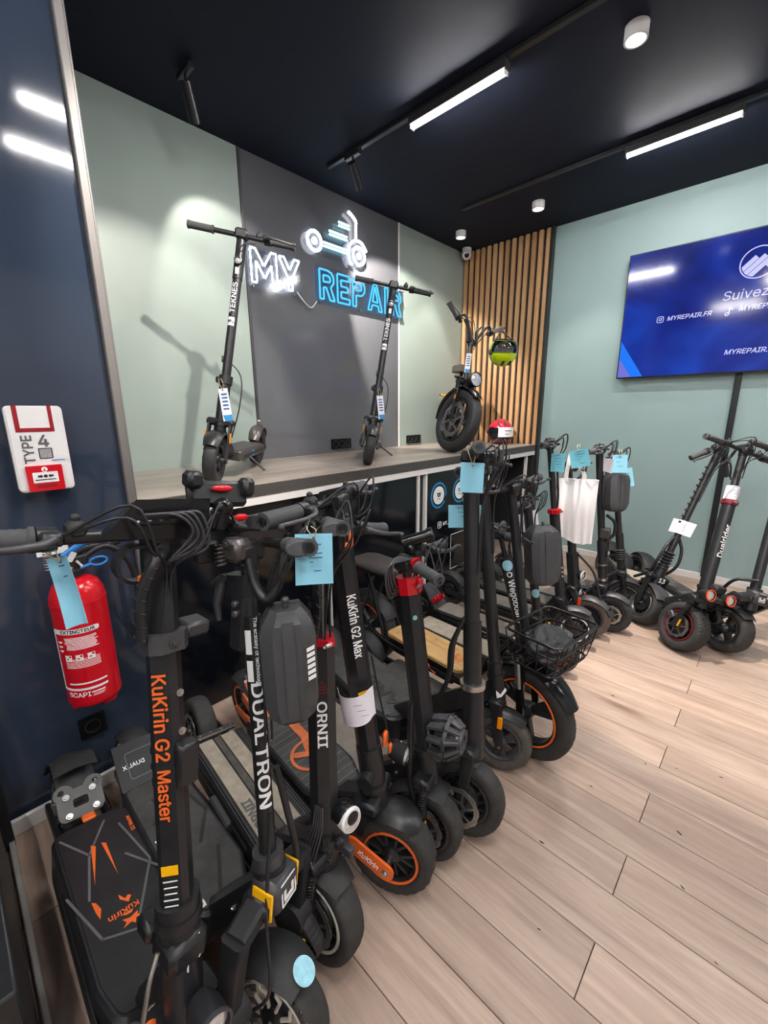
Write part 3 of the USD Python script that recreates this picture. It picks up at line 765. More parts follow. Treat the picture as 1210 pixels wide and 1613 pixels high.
part(t, 'cable', tube(smooth_path([(-.012, 2.085, 2.335), (-.005, 2.15, 2.27), (-.005, 2.21, 2.245), (-.012, 2.27, 2.30)]), .004, 6), 'white_plastic')
for y, z in ((1.72, 2.31), (2.06, 2.31), (2.31, 2.31), (2.75, 2.31), (3.2, 2.31), (2.26, 2.66), (2.72, 2.66)):
    part(t, 'standoff', beam((-.03, y, z), (-.012, y, z), .006, n=8), 'steel')
# ------------------------------------------------------------------ scooters: builders
# a scooter's own axes: x forward, y to its left, z up; origin on the floor under the axle of its steered wheel
def tyre_mesh(R, Rin, W, tread='road', nu=96, nv=16):
    if tread == 'knob': nu, nv = 168, 18
    if tread == 'block': nu, nv = 150, 18
    u = np.arange(nu) * 2 * PI / nu
    v = np.arange(nv) * 2 * PI / nv
    U, Vv = np.meshgrid(u, v, indexing='ij')
    c, s = np.cos(Vv), np.sin(Vv)
    e = .72
    rr = (R + Rin) / 2 + (R - Rin) / 2 * np.sign(c) * np.abs(c) ** e
    yy = W / 2 * np.sign(s) * np.abs(s) ** e
    top = np.clip((c - .15) / .5, 0, 1)
    if tread == 'road':
        g = (np.sin(U * 34 + 5.0 * np.abs(s)) > .72)
        rr -= .0022 * g * top + .002 * (np.abs(np.abs(s) - .25) < .1) * top
    elif tread == 'knob':
        g = np.maximum(np.sin(U * 42 + PI * (np.round(s * 3) % 2)), 0) ** .4 * (np.cos(s * 3 * 2 * PI) > -.35)
        rr += .006 * g * top
    elif tread == 'block':
        g = (np.sin(U * 25 + 2.2 * np.sign(s) * (np.abs(s) > .3)) > -.45) * ((np.abs(s) < .24) | (np.abs(s) > .36))
        rr += .004 * g * top
    v3 = np.stack([rr * np.cos(U), yy, rr * np.sin(U)], -1).reshape(-1, 3)
    i = np.arange(nu)[:, None]; j = np.arange(nv)[None]
    A, B, C, D = i * nv + j, i * nv + (j + 1) % nv, ((i + 1) % nu) * nv + (j + 1) % nv, ((i + 1) % nu) * nv + j
    f = np.vstack([np.stack([A, C, B], -1).reshape(-1, 3), np.stack([A, D, C], -1).reshape(-1, 3)])
    return T(v3, f)

ident = lambda m: m
def wheel(t, c, R=.128, W=.075, Rin=None, tread='road', tyre='rubber', rim='black_metal', ring=None, spokes='five', disc=False, xf=ident, side=-1, holes=False, disc_y=None, disc_r=None):
    Rin = Rin or R * .62
    c = V3(*c)
    w = thing('wheel', parent=t)
    put = lambda n, m, mat, sm=35, lab=None: part(w, n, xf(moved(m, None, c)), mat, sm, lab)
    put('tyre', tyre_mesh(R, Rin, W, tread), tyre, 50)
    hw = W * .40
    if holes:
        ms = []
        for k in range(30):
            a = k * 2 * PI / 30
            r = R - (R - Rin) * .30
            p = V3(r * math.cos(a), side * W * .455, r * math.sin(a))
            ms.append(beam(p, p + V3(0, side * .004, 0), .0042, n=8))
        put('tyre_hole', cat_(ms), 'screen_black')
    rp = [(Rin + .005, -hw), (Rin - .003, -hw - .002), (Rin - .012, -hw * .8), (Rin - .013, hw * .8), (Rin - .003, hw + .002), (Rin + .005, hw), (Rin + .005, -hw)]
    put('rim', lathe(rp, 48, 'y'), rim)
    ri = Rin - .010
    if ring:
        for s in (-1, 1):
            put('rim_stripe', lathe([(Rin + .004, s * (hw + .001)), (Rin + .002, s * (hw + .0045)), (Rin - .004, s * (hw + .003)), (Rin - .005, s * (hw - .004)), (Rin + .004, s * (hw - .004)), (Rin + .004, s * (hw + .001))][::s], 56, 'y'), ring)
    hr = {'motor': ri * .72, 'solid': ri * .5}.get(spokes, min(.034, ri * .42))
    put('hub', lathe([(0, -hw - .008), (hr * .35, -hw - .008), (hr * .42, -hw - .003), (hr * .92, -hw * .8), (hr, -hw * .6), (hr, hw * .6), (hr * .92, hw * .8), (hr * .42, hw + .003), (hr * .35, hw + .008), (0, hw + .008)], 40, 'y'), rim)
    ms = []
    def radial(a, r0, r1, w0, w1, y0, th, tw=0.0):
        p0 = V3(r0 * math.cos(a), y0, r0 * math.sin(a)); p1 = V3(r1 * math.cos(a + tw), y0, r1 * math.sin(a + tw))
        return beam(p0, p1, (w0, th), (w1, th), 'oct', hint=(0, 1, 0))
    if spokes == 'five':
        for k in range(5):
            ms.append(radial(k * 2 * PI / 5 + .3, hr * .7, ri, .013, .010, 0, hw * .6))
    elif spokes == 'star':       # paired thin blades
        for k in range(6):
            for d in (-.16, .16):
                ms.append(radial(k * PI / 3 + d * .6, hr * .8, ri, .007, .006, 0, hw * .7, d))
    elif spokes == 'three':
        for k in range(3):
            a = k * 2 * PI / 3 + .52
            ms += [radial(a - .11, hr * .9, ri, .013, .013, 0, hw * .45, -.10), radial(a + .11, hr * .9, ri, .013, .013, 0, hw * .45, .10), radial(a, hr * .9, ri * .8, .012, .016, 0, hw * .35)]
    elif spokes == 'zigzag':     # thin bent blades
        for k in range(10):
            a = k * 2 * PI / 10
            q = [V3(r * math.cos(a + o), -hw * .75, r * math.sin(a + o)) for r, o in ((hr * .9, 0), (ri * .72, 0), (ri * .82, .22), (ri, .22))]
            ms.append(tube(q, .0045, 6))
    elif spokes == 'motor':
        for k in range(12):
            ms.append(radial(k * PI / 6, hr * .9, ri, .004, .004, 0, hw * .6, .25))
    elif spokes == 'solid':
        ms.append(lathe([(hr * .9, -hw * .45), (ri, -hw * .6), (ri, hw * .6), (hr * .9, hw * .45)], 36, 'y'))
        for k in range(6):
            ms.append(radial(k * PI / 3, hr * .9, ri, .008, .006, 0, hw * .62))
    if ms:
        if spokes == 'solid':
            put('spoke', cat_(ms), rim)
        else:
            n = {'five': 1, 'star': 2, 'three': 3, 'zigzag': 1, 'motor': 1}[spokes]
            for k in range(0, len(ms), n):
                put('spoke', cat_(ms[k:k + n]), 'cream_rim' if spokes == 'zigzag' else rim)
    if disc:
        dr = disc_r or (Rin * .82)
        a = np.arange(120) * 2 * PI / 120
        ro = dr * (1 + .018 * np.sign(np.sin(a * 10)))
        g = Polygon(np.c_[ro * np.cos(a), ro * np.sin(a)]).difference(Point(0, 0).buffer(dr * .76, 24))
        for k in range(40):
            b = k * 2 * PI / 40
            g = g.difference(Point(dr * (.86 + .05 * (k % 2)) * math.cos(b), dr * (.86 + .05 * (k % 2)) * math.sin(b)).buffer(dr * .027, 4))
        for k in range(6):
            b = k * PI / 3
            g = g.union(LineString([(dr * .28 * math.cos(b), dr * .28 * math.sin(b)), (dr * .55 * math.cos(b + .3), dr * .55 * math.sin(b + .3)), (dr * .82 * math.cos(b + .36), dr * .82 * math.sin(b + .36))]).buffer(dr * .045, cap_style=2))
        g = g.union(Point(0, 0).buffer(dr * .34, 20).difference(Point(0, 0).buffer(dr * .16, 12)))
        yy = disc_y if disc_y is not None else hw + .010
        put('brake_disc', prism(g, .0022, (0, side * yy, 0), (1, 0, 0), (0, 0, 1)), 'steel', False)
    put('axle_nut', cat_([bolt((0, s * (hw + .020), 0), (0, s, 0), .010, .012) for s in (-1, 1)]), 'silver')
    return w

def fender_mesh(c, R, w, a0, a1, th=.004, crown=.014, tip=1.0, off=.014, n=18, side=.35):
    A = np.radians(np.linspace(a0, a1, n))
    cs = np.linspace(-1, 1, 9)
    g = []
    for i, a in enumerate(A):
        e = min(i, n - 1 - i) / (n - 1) * 2
        k = tip + (1 - tip) * min(1, e * 2.5)
        r = R + off - crown * np.abs(cs) ** 2.4 - (R * .0)
        g.append(np.stack([c[0] + r * math.cos(a), c[1] + cs * w / 2 * k, c[2] + r * math.sin(a)], -1))
    return sheet(np.array(g), th)

def deck_solid(x0, x1, w, z, th, r=.03, bev=.008, nose=None):
    """x0 rear .. x1 front; nose = (length, width) of the narrowed front end"""
    if nose:
        l, nw = nose
        p = Polygon([(x0, -w / 2), (x1 - l, -w / 2), (x1, -nw / 2), (x1, nw / 2), (x1 - l, w / 2), (x0, w / 2)]).buffer(-r).buffer(r, 4)
    else:
        p = rrect(x1 - x0, w, r, (x0 + x1) / 2, 0)
    pts = []
    for zz, b in ((z - th, bev * 1.5), (z - th + bev, 0), (z - bev, 0), (z, bev)):
        q = p.buffer(-b) if b else p
        pts += [(x, y, zz) for x, y in q.exterior.coords]
    return hull(pts), p

class Steer:
    def __init__(s, B, Tp, deg):
        s.B, s.T, s.deg = V3(B[0], 0, B[1]), V3(Tp[0], 0, Tp[1]), deg
        s.d = unit(s.T - s.B)
        s.len = np.linalg.norm(s.T - s.B)
        s.f = unit(np.cross(V3(0, 1, 0), s.d))            # forward, square to the stem
        s.R = rotm(s.d, deg)
    def __call__(s, m):
        return T((np.array(m.vertices) - s.B) @ s.R.T + s.B, m.faces)
    def p(s, h, f=0.0, y=0.0):
        """unsteered point h along the stem from B, f forward, y left"""
        return s.B + s.d * h + s.f * f + V3(0, y, 0)

def grip(t, p, v, st, kind='round', mat='grip_rubber', r=.0165, L=.12):
    v = unit(v)
    p = np.asarray(p, float)
    if kind == 'palm':
        # ergonomic grip that flares to a flat wing for the palm
        x, y, d = frame(v, st.f)
        m = [beam(p, p + v * L, r, r * 1.05, n=16), hull(np.vstack([q for a, w, h, o in ((.25, r, r, 0), (.7, r * 1.5, r * .95, -.012), (.97, r * 1.75, r * .95, -.020), (1.0, r * 1.6, r * .8, -.020)) for q in [p + v * L * a + y * o + np.outer(np.cos(np.arange(12) * PI / 6) * w, y) + np.outer(np.sin(np.arange(12) * PI / 6) * h, x)]]))]
    else:
        pr_ = [(0, 0), (r * 1.2, 0), (r * 1.2, .006), (r, .01)]
        k = 9
        for i in range(k):
            a, b = .014 + (L - .03) * i / k, .014 + (L - .03) * (i + .6) / k
            pr_ += [(r, a), (r * 1.03, a + .001), (r * 1.03, b), (r, b + .001)]
        pr_ += [(r * 1.08, L - .012), (r * 1.15, L - .008), (r * 1.15, L - .002), (r * .9, L), (0, L)]
        x, y, d = frame(v)
        m = [moved(lathe(pr_, 18), np.stack([x, y, d], 1), p)]
    part(t, 'grip', st(cat_(m)), mat, 40)

def brake_lever(t, st, p, v, L=.13, silver=False):
    """p on the bar, v outward along it"""
    v = unit(v); f = st.f; up = -np.cross(v, f) if np.cross(v, f)[2] < 0 else np.cross(v, f)
    part(t, 'brake_clamp', st(cat_([beam(p - v * .008, p + v * .018, .021, n=14), box(p + f * .024 + v * .004, (.03, .03, .022), .005)])), 'black_satin')
    q = [p + f * .030, p + f * .050 + v * .025 - up * .008, p + f * .052 + v * .07 - up * .012, p + f * .040 + v * L - up * .012, p + f * .046 + v * (L + .012) - up * .014]
    part(t, 'brake_lever', st(cat_([tube(smooth_path(q, 5), [.009, .007, .006, .0055, .0065], 8), ball(q[-1], .0075, n=1)])), 'silver' if silver else 'graphite')

def scooter(label, loc, heading=0.0, lean=0.0, cat='electric scooter', name='electric_scooter', z0=0.0, group=None, **S):
    D = dict(R=.128, W=.075, wb=.98, B=(-.05, .42), T=(-.16, 1.15), st=0.0, tread='road', rim='black_metal', ring=None, spokes='five', disc=True, fork='spring', tyre='rubber', Rin=None,
             stem=((0, 1, .021, 'round'),), stem_mat='black_satin', clamp=None, bars=None, bar_r=.0115, grips='round', display='pod', levers=(1, 1), cables=True, fork_mat='black_satin',
             deck=dict(), fender=dict(), rear_fender=dict(), neck=True, reflector=None, holes=False, kick=True, rear=True, rear_ring='same', head_mat='black_metal', bar_mat='black_satin', rear_lamp=False, head_len=.13, head_r=.027)
    D.update(S)
    o = D.get
    R, W = D['R'], D['W']
    M = Gf.Matrix4d().SetRotate(Gf.Rotation(Gf.Vec3d(1, 0, 0), -lean)) * Gf.Matrix4d().SetRotate(Gf.Rotation(Gf.Vec3d(0, 0, 1), heading)) * Gf.Matrix4d().SetTranslate(Gf.Vec3d(loc[0], loc[1], z0 + .001))
    t = thing(name, label, cat, mat=M, group=group)
    st = Steer(D['B'], D['T'], D['st'])
    ax = V3(0, 0, R)
    # steered wheel
    wheel(t, ax, R, W, D['Rin'], D['tread'], D['tyre'], D['rim'], D['ring'], D['spokes'], D['disc'], st, holes=D['holes'], disc_y=W / 2 + .034 if o('disc_out') else None)
    hy = W / 2 + .020
    crown_h = (R * 2 + .055 - st.B[2]) / st.d[2]
    C = st.p(crown_h)
    fm = D['fork_mat']
    if D['fork'] == 'spring':
        part(t, 'fork_crown', st(cat_([box(C, (.06, 2 * hy + .03, .04), .008), beam(C, st.p(0), .023, n=16)])), D['head_mat'])
        for s in (-1, 1):
            a, b = C + V3(.006, s * hy, -.012), ax + V3(-.002, s * hy, .0)
            m1, m2 = a + (b - a) * .08, a + (b - a) * .58
            part(t, 'fork_leg', st(cat_([beam(a + V3(0, 0, .02), m1, .017, n=12), beam(m2, b + (b - a) * .08, (.013, .018), (.011, .017), 'oct', hint=(1, 0, 0)), beam(a, b, .0085, n=10)])), fm)
            part(t, 'spring', st(coil(m1, m2, .0135, .0038, 9)), 'black_shiny')
            if D['reflector']:
                n_ = V3(.019, s * .002, 0)
                part(t, 'reflector', st(box((m2 * .35 + b * .65) + n_, (.004, .016, .055), .002)), D['reflector'])
    elif D['fork'] == 'arms':
        part(t, 'fork_crown', st(cat_([box(C, (.055, 2 * hy + .026, .036), .009), beam(C, st.p(0), .024, n=16)])), D['head_mat'])
        for s in (-1, 1):
            a, b = C + V3(.004, s * hy, -.004), ax + V3(0, s * hy, 0)
            part(t, 'fork_leg', st(cat_([beam(a, b, (.007, .022), (.006, .015), 'oct', hint=(1, 0, 0)), beam(b - V3(0, .006, 0), b + V3(0, .006, 0), .017, n=14)])), fm)
            if D['reflector']:
                p = a * .62 + b * .38
                part(t, 'reflector', st(box(p + V3(.010, s * .008, 0), (.02, .006, .05), .002)), D['reflector'])
    elif D['fork'] == 'trail':
        part(t, 'fork_crown', st(cat_([box(C + V3(-.01, 0, 0), (.08, 2 * hy + .02, .04), .009), beam(C, st.p(0), .026, n=16)])), D['head_mat'])
        for s in (-1, 1):
            P = ax + V3(-.105, s * (hy + .002), .058)
            part(t, 'fork_leg', st(hull(np.vstack([C + V3(-.03 + a, s * hy + b, -.02) for a in (-.02, .03) for b in (-.008, .008)] + [P + V3(a, b, c) for a in (-.02, .025) for b in (-.008, .008) for c in (-.01, .015)]))), 'black_metal')
            pl_ = LineString([(P[0], P[2]), (0, R)]).buffer(.026, 6)
            part(t, 'trailing_arm', st(moved(prism(pl_, .008, (0, 0, 0), (1, 0, 0), (0, 0, 1)), None, (0, s * (hy + .010) + (.008 if s > 0 else 0), 0))), fm)
            part(t, 'pivot_bolt', st(bolt(P + V3(0, s * .012, 0), (0, s, 0), .011, .008)), 'silver')
            part(t, 'arm_bolt', st(bolt(V3(0, s * (hy + .016), R), (0, s, 0), .012, .010)), 'silver')
    elif D['fork'] == 'cross':
        part(t, 'fork_crown', st(cat_([beam(st.p(0), st.p(-.05), .03, n=16), box(st.p(-.06), (.07, .12, .045), .010)])), D['head_mat'])
        for s in (-1, 1):
            a = st.p(-.06, 0, s * .05); k1 = st.p(-.075, .0, s * (hy + .055)); k2 = V3(-.045, s * (hy + .062), R + .105)
            part(t, 'fork_leg', st(cat_([beam(a, k1, (.026, .022), (.024, .02), 'oct', hint=(0, 0, 1)), beam(k1 + V3(0, 0, .012), k2, (.02, .026), (.016, .022), 'oct', hint=(1, 0, 0))])), 'black_satin')
            part(t, 'rubber_cartridge', st(cat_([beam(k2 + V3(0, s * .02, 0), k2 - V3(0, s * .03, 0), .040, n=22), beam(k2 + V3(0, s * .026, 0), k2 + V3(0, s * .02, 0), .026, n=18)])), 'black_matte')
            e = ax + V3(0, s * (hy + .006), 0)
            part(t, 'swing_arm', st(cat_([beam(k2 + V3(.01, 0, -.02), e, (.014, .026), (.010, .018), 'oct', hint=(1, 0, 0)), beam(e - V3(0, .008, 0), e + V3(0, .008, 0), .022, n=16)])), 'black_satin')
            for q in range(4):
                c_ = k2 + V3(.030 + .009 * q, 0, -.028 - .010 * q)
                part(t, 'bellows_rib', st(moved(lathe([(.026, -.02), (.032, 0), (.026, .02)], 16, 'y'), None, c_)), 'black_matte')
            if D['reflector']:
                part(t, 'reflector', st(box((k2 * .42 + e * .58) + V3(.016, s * .013, 0), (.034, .006, .05), .002, rotm((0, 1, 0), -25))), D['reflector'])
    if D['disc']:
        cp = ax + V3(-.045, -hy - (.014 if o('disc_out') else .004), .045)
        part(t, 'brake_caliper', st(cat_([box(cp, (.045, .022, .034), .006, rotm((0, 1, 0), 40)), bolt(cp + V3(0, -.012, .01), (0, -1, 0), .005), bolt(cp + V3(0, -.012, -.01), (0, -1, 0), .005)])), o('caliper', 'graphite'))
    if D['fender'] is not None:
        fd = dict(a0=55, a1=168, w=W + .022, mat='black_matte', off=.016, crown=.016, tip=.75)
        fd.update(D['fender'])
        part(t, 'mudguard', st(fender_mesh(ax, R, fd['w'], fd['a0'], fd['a1'], crown=fd['crown'], off=fd['off'], tip=fd['tip'])), fd['mat'])
    # head tube (fixed) and neck
    dk = dict(x0=-D['wb'] + .17, x1=-.20, w=.20, z=.20, th=.085, mat='black_metal', top='deck_rubber', r=.03, nose=None)
    dk.update(D['deck'])
    hb = st.p(-.01)
    ht = st.p(-D['head_len'])
    part(t, 'head_tube', beam(hb, ht, D['head_r'], n=20), D['head_mat'])
    part(t, 'head_collar', [lathe([(D['head_r'] * 1.0, -.012), (D['head_r'] * 1.18, -.010), (D['head_r'] * 1.18, .006), (D['head_r'] * .9, .012), (0, .012)], 22) if False else beam(hb - st.d * .006, hb + st.d * .012, D['head_r'] * 1.16, n=22)], o('collar_mat', 'black_satin'))
    if D['neck']:
        d0 = V3(dk['x1'] - .02, 0, dk['z'] - dk['th'] * .45)
        mid = (hb + ht) / 2
        nw = o('neck_w', .035)
        part(t, 'neck', beam(d0, mid - st.f * .01, (nw * 1.3, dk['th'] * .42), (nw * .8, .035), 'oct', hint=(0, 0, 1)), D['head_mat'])
        for s in (-1, 1):
            part(t, 'neck_bolt', bolt(d0 * .45 + mid * .55 + V3(0, s * nw * 1.05, 0), (0, s, 0), .007, .006), 'silver')
    if o('deck_on', True):
        m, p = deck_solid(dk['x0'], dk['x1'], dk['w'], dk['z'], dk['th'], dk['r'], nose=dk['nose'])
        dp = part(t, 'deck', m, dk['mat'])
        part(dp, 'deck_mat', prism(p.buffer(-.014), .003, (0, 0, dk['z'] - .0005)), dk['top'], smooth=False)
        for s in (-1, 1):
            part(dp, 'side_strip', box(((dk['x0'] + dk['x1']) / 2, s * (dk['w'] / 2 + .001), dk['z'] - dk['th'] * .5), ((dk['x1'] - dk['x0']) * .8, .005, dk['th'] * .28), .002), 'black_matte')
    # rear end
    if D['rear']:
        Rr = o('Rr', R)
        rax = V3(-D['wb'], 0, Rr)
        wheel(t, rax, Rr, W, D['Rin'], D['tread'], D['tyre'], D['rim'], D['ring'] if D['rear_ring'] == 'same' else D['rear_ring'], D['spokes'], D['disc'] and o('rear_disc', True), ident)
        for s in (-1, 1):
            part(t, 'rear_arm', beam(V3(dk['x0'] + .03, s * (hy + .004), dk['z'] - dk['th'] * .55), rax + V3(0, s * (hy + .004), 0), (.008, .022), (.007, .015), 'oct', hint=(0, 0, 1)), o('rear_arm_mat', 'black_metal'))
        if D['rear_fender'] is not None:
            rf = dict(a0=25, a1=140, w=W + .022, mat='black_matte', off=.016, crown=.016, tip=.8)
            rf.update(D['rear_fender'])
            part(t, 'mudguard', fender_mesh(rax, Rr, rf['w'], rf['a0'], rf['a1'], crown=rf['crown'], off=rf['off'], tip=rf['tip']), rf['mat'])
        if D['rear_lamp']:
            part(t, 'tail_lamp', box(rax + V3(-Rr * .85, 0, Rr * .75), (.02, .05, .03), .005), 'red_lens')
    if D['kick']:
        b = V3((dk['x0'] + dk['x1']) / 2 + .1, dk['w'] / 2, dk['z'] - dk['th'] * .8)
        zf = .004 + math.tan(math.radians(max(lean, 0))) * .30
        e = V3(b[0] + .04, dk['w'] / 2 + .10, zf)
        part(t, 'kickstand', tube([b, b + (e - b) * .9, e], .007, 8), 'graphite')
    # stem
    for a, b, w, shape in D['stem']:
        pa, pb = st.p(a * st.len), st.p(b * st.len)
        if shape == 'round':
            m = beam(pa, pb, w, n=22)
        else:
            ww = (w, w) if np.isscalar(w) else w
            m = beam(pa, pb, ww, None, 'oct', hint=st.f, ch=o('ch', .6) if shape == 'oct' else .2)
        part(t, 'stem', st(m), D['stem_mat'])
    if D['clamp']:
        h, mat, r = D['clamp']
        p0 = st.p(h * st.len)
        lev = o('clamp_lever', 'bolt')
        ch_ = o('clamp_h', .018)
        ms = [beam(p0 - st.d * ch_, p0 + st.d * ch_, r, n=20, hint=st.f) if D['stem'][0][3] == 'round' else beam(p0 - st.d * ch_, p0 + st.d * ch_, (r, r), None, 'oct', hint=st.f, ch=o('ch', .6))]
        if lev == 'star':
            ms = [moved(lathe([(0, -.016), (r * .9, -.016), (r * 1.0, -.012), (r * 1.0, .012), (r * .9, .016), (0, .016)], 18), np.stack(frame(st.d), 1), p0)] + [beam(p0 + (rotm(st.d, a) @ st.f) * r * .9 - st.d * .01, p0 + (rotm(st.d, a) @ st.f) * r * .9 + st.d * .01, .008, n=8) for a in range(0, 360, 36)]
        else:
            ms += [box(p0 + st.f * (r + .002) + V3(0, -.004, 0), (.020, .024, ch_ * 1.5), .004)]
        cp_ = part(t, 'stem_clamp', st(cat_(ms)), mat)
        part(cp_, 'clamp_bolt', st(cat_([bolt(p0 + st.f * (r + .008) + V3(0, -.022, s * .0), (0, -1, 0), .006, .014) for s in (0,)])), 'silver')
    # handlebar
    Tp = st.p(st.len)
    hw = o('half', .27)
    rise, sweep = o('rise', .0), o('sweep', -.03)
    bars = D['bars']
    if bars is None:
        bars = [dict(p=V3(0, s * .03, 0), v=V3(sweep, s * (hw - .03), rise), lev=D['levers'][0 if s < 0 else 1]) for s in (-1, 1)]
        part(t, 'stem_head', st(cat_([beam(Tp - st.d * .03, Tp + st.d * .016, .024, n=18), box(Tp + st.f * .012, (.05, .06, .045), .008)])), 'black_satin')
    else:
        part(t, 'stem_head', st(cat_([beam(Tp - st.d * .03, Tp + st.d * .02, .026, n=18), box(Tp, (.05, .075, .04), .008)])), 'black_satin')
    for b in bars:
        p0 = Tp + V3(*b['p']); v = V3(*b['v'])
        L = np.linalg.norm(v); u = v / L
        gl = min(b.get('gl', .12), L * .6)
        part(t, 'handlebar', st(tube(smooth_path([p0 - u * .03, p0 + v * .3 + V3(0, 0, b.get('up', 0)), p0 + v * .62, p0 + v], 4), D['bar_r'], 10)), D['bar_mat'])
        grip(t, p0 + u * (L - gl), u, st, b.get('grip', D['grips']), b.get('gm', o('grip_mat', 'grip_rubber')), L=gl, r=o('grip_r', .0165))
        if b.get('lev', True):
            brake_lever(t, st, p0 + u * (L - gl - .02), u, silver=o('lever_silver', False))
            part(t, 'control_pod', st(cat_([box(p0 + u * (L - gl - .055) + st.d * .014, (.034, .03, .030), .008), ball(p0 + u * (L - gl - .055) + st.d * .033, .008, n=1)])), 'black_matte')
        if D['cables'] and b.get('cab', True):
            q0 = p0 + u * (L - gl - .02) + st.f * .03
            e = st.p(st.len * o('cable_end', .55), .024, .012 * (1 if v[1] > 0 else -1))
            for k in range(2):
                w = .02 * k
                part(t, 'brake_cable', st(tube(smooth_path([q0, q0 - u * L * .3 + st.f * (.05 + w) + st.d * (.03 + w), Tp + st.f * (.07 + w) + st.d * (-.03) + u * .04, e * .4 + Tp * .6 + st.f * .03, e], 5), .0026, 5)), 'black_satin')
    if D['display'] == 'pod':
        part(t, 'display', st(cat_([hull([Tp + st.d * (.02 + a) + st.f * b + V3(0, c, 0) for a, b, c in ((0, .03, .03), (0, .03, -.03), (0, -.03, .03), (0, -.03, -.03), (.016, .026, .026), (.016, .026, -.026), (.010, -.026, .026), (.010, -.026, -.026))])])), 'black_shiny')
    elif D['display'] == 'phone':
        part(t, 'display', st(box(Tp + st.d * .035 + st.f * -.01, (.065, .045, .02), .008, rotm((0, 1, 0), 25))), 'black_shiny')
    return t, st

def tube_part(t, name, pts, r, mat, st=ident, per=6, n=8, label=None):
    return part(t, name, st(tube(smooth_path(pts, per), r, n)), mat, label=label)

def stem_text(t, st, s, h, at, mat, r, ang=-40, flat=False, bold=True, down=True, squeeze=1.0, off=0.0, name='lettering'):
    """lettering along the stem, starting at (fraction) and reading downwards (or up); ang: direction round the stem from forward (+ = left)"""
    out = rotm(st.d, ang) @ st.f
    ax_ = -st.d if down else st.d
    o = st.p(at * st.len)
    m = meshkit.text_mesh(s, h, .0008, bold)
    v = np.array(m.vertices); v[:, 0] *= squeeze; v[:, 1] -= h / 2 + off
    if flat:
        side = np.cross(out, ax_)
        w = o + np.outer(v[:, 0], ax_) + np.outer(v[:, 1], side) + np.outer(v[:, 2] + r, out)
        m2 = T(w, m.faces)
    else:
        m2 = bend(T(v, m.faces), o, ax_, out, r)
    return part(t, name, st(m2), mat, smooth=False)

def stem_patch(t, st, h0, h1, w, mat, r, ang=-40, name='sticker', flat=False, label=None, lift=.0008, round_=False):
    out = rotm(st.d, ang) @ st.f
    o = st.p(h0 * st.len)
    L = (h1 - h0) * st.len
    q = Point(L / 2, 0).buffer(L / 2, 12) if round_ else sbox(0, -w / 2, L, w / 2)
    if flat:
        m = prism(q, lift, o + out * r, st.d, np.cross(out, st.d))
    else:
        k = max(3, int(w / .004))
        ms = []
        for i in range(k):
            y0, y1 = -w / 2 + w * i / k, -w / 2 + w * (i + 1) / k
            g = q.intersection(sbox(-1, y0, 1, y1)) if not round_ else q.intersection(sbox(-1, -L / 2 + L * i / k, 1, -L / 2 + L * (i + 1) / k))
            for h in poly_parts(g):
                mm = trimesh.creation.extrude_polygon(h, lift, engine='earcut')
                ms.append(bend(T(mm.vertices, mm.faces), o, st.d, out, r))
        m = cat_(ms)
    return part(t, name, st(m), mat, smooth=False, label=label)

def deck_print(t, poly, x, y, z, mat, rot=0, name='deck_print', d=.0012, label=None):
    a = math.radians(rot)
    return part(t, name, prism(poly, d, (x, y, z), (math.cos(a), math.sin(a), 0), (-math.sin(a), math.cos(a), 0)), mat, smooth=False, label=label)

def deck_text(t, s, h, x, y, z, mat, rot=0, bold=True, squeeze=1.0):
    a = math.radians(rot)
    m = text(s, h, (x, y, z), (math.cos(a), math.sin(a), 0), (-math.sin(a), math.cos(a), 0), bold=bold, centre=True, squeeze=squeeze)
    return part(t, 'lettering', m, mat, smooth=False)
# ------------------------------------------------------------------ the row of scooters, nearest first
def headlamp(t, st, p, d, r=.028, mat='black_satin', ring=None, name='headlamp', L=.05):
    x, y, dd = frame(d)
    Mx = np.stack([x, y, dd], 1)
    b = part(t, name, st(moved(lathe([(0, -L), (r * .7, -L), (r * .95, -L * .6), (r, 0), (r * .9, .002), (r * .86, -.006), (0, -.006)], 26), Mx, p)), mat)
    part(b, 'lamp_lens', st(moved(lathe([(0, .004), (r * .5, .002), (r * .86, -.004), (0, -.005)], 24), Mx, p)), 'lens_glass')
    if ring:
        part(b, 'lamp_ring', st(moved(lathe([(r * 1.02, -.002), (r * 1.06, .004), (r * .92, .005), (r * .92, -.002), (r * 1.02, -.002)], 28), Mx, p)), ring)
    return b

def wire_bundle(t, st, pts, r=.006, mat='black_satin', name='cable_loom', coilr=0.0):
    part(t, name, st(tube(smooth_path(pts, 7), r, 8)), mat)
    if coilr:
        p = smooth_path(pts, 10)
        k = np.linspace(0, 1, len(p)); a = k * len(p) * 1.3
        part(t, 'spiral_wrap', st(tube(smooth_path([p[i] + coilr * V3(math.cos(2.1 * i), math.sin(2.1 * i), 0) for i in range(len(p))], 3), .0022, 5)), 'black_matte')

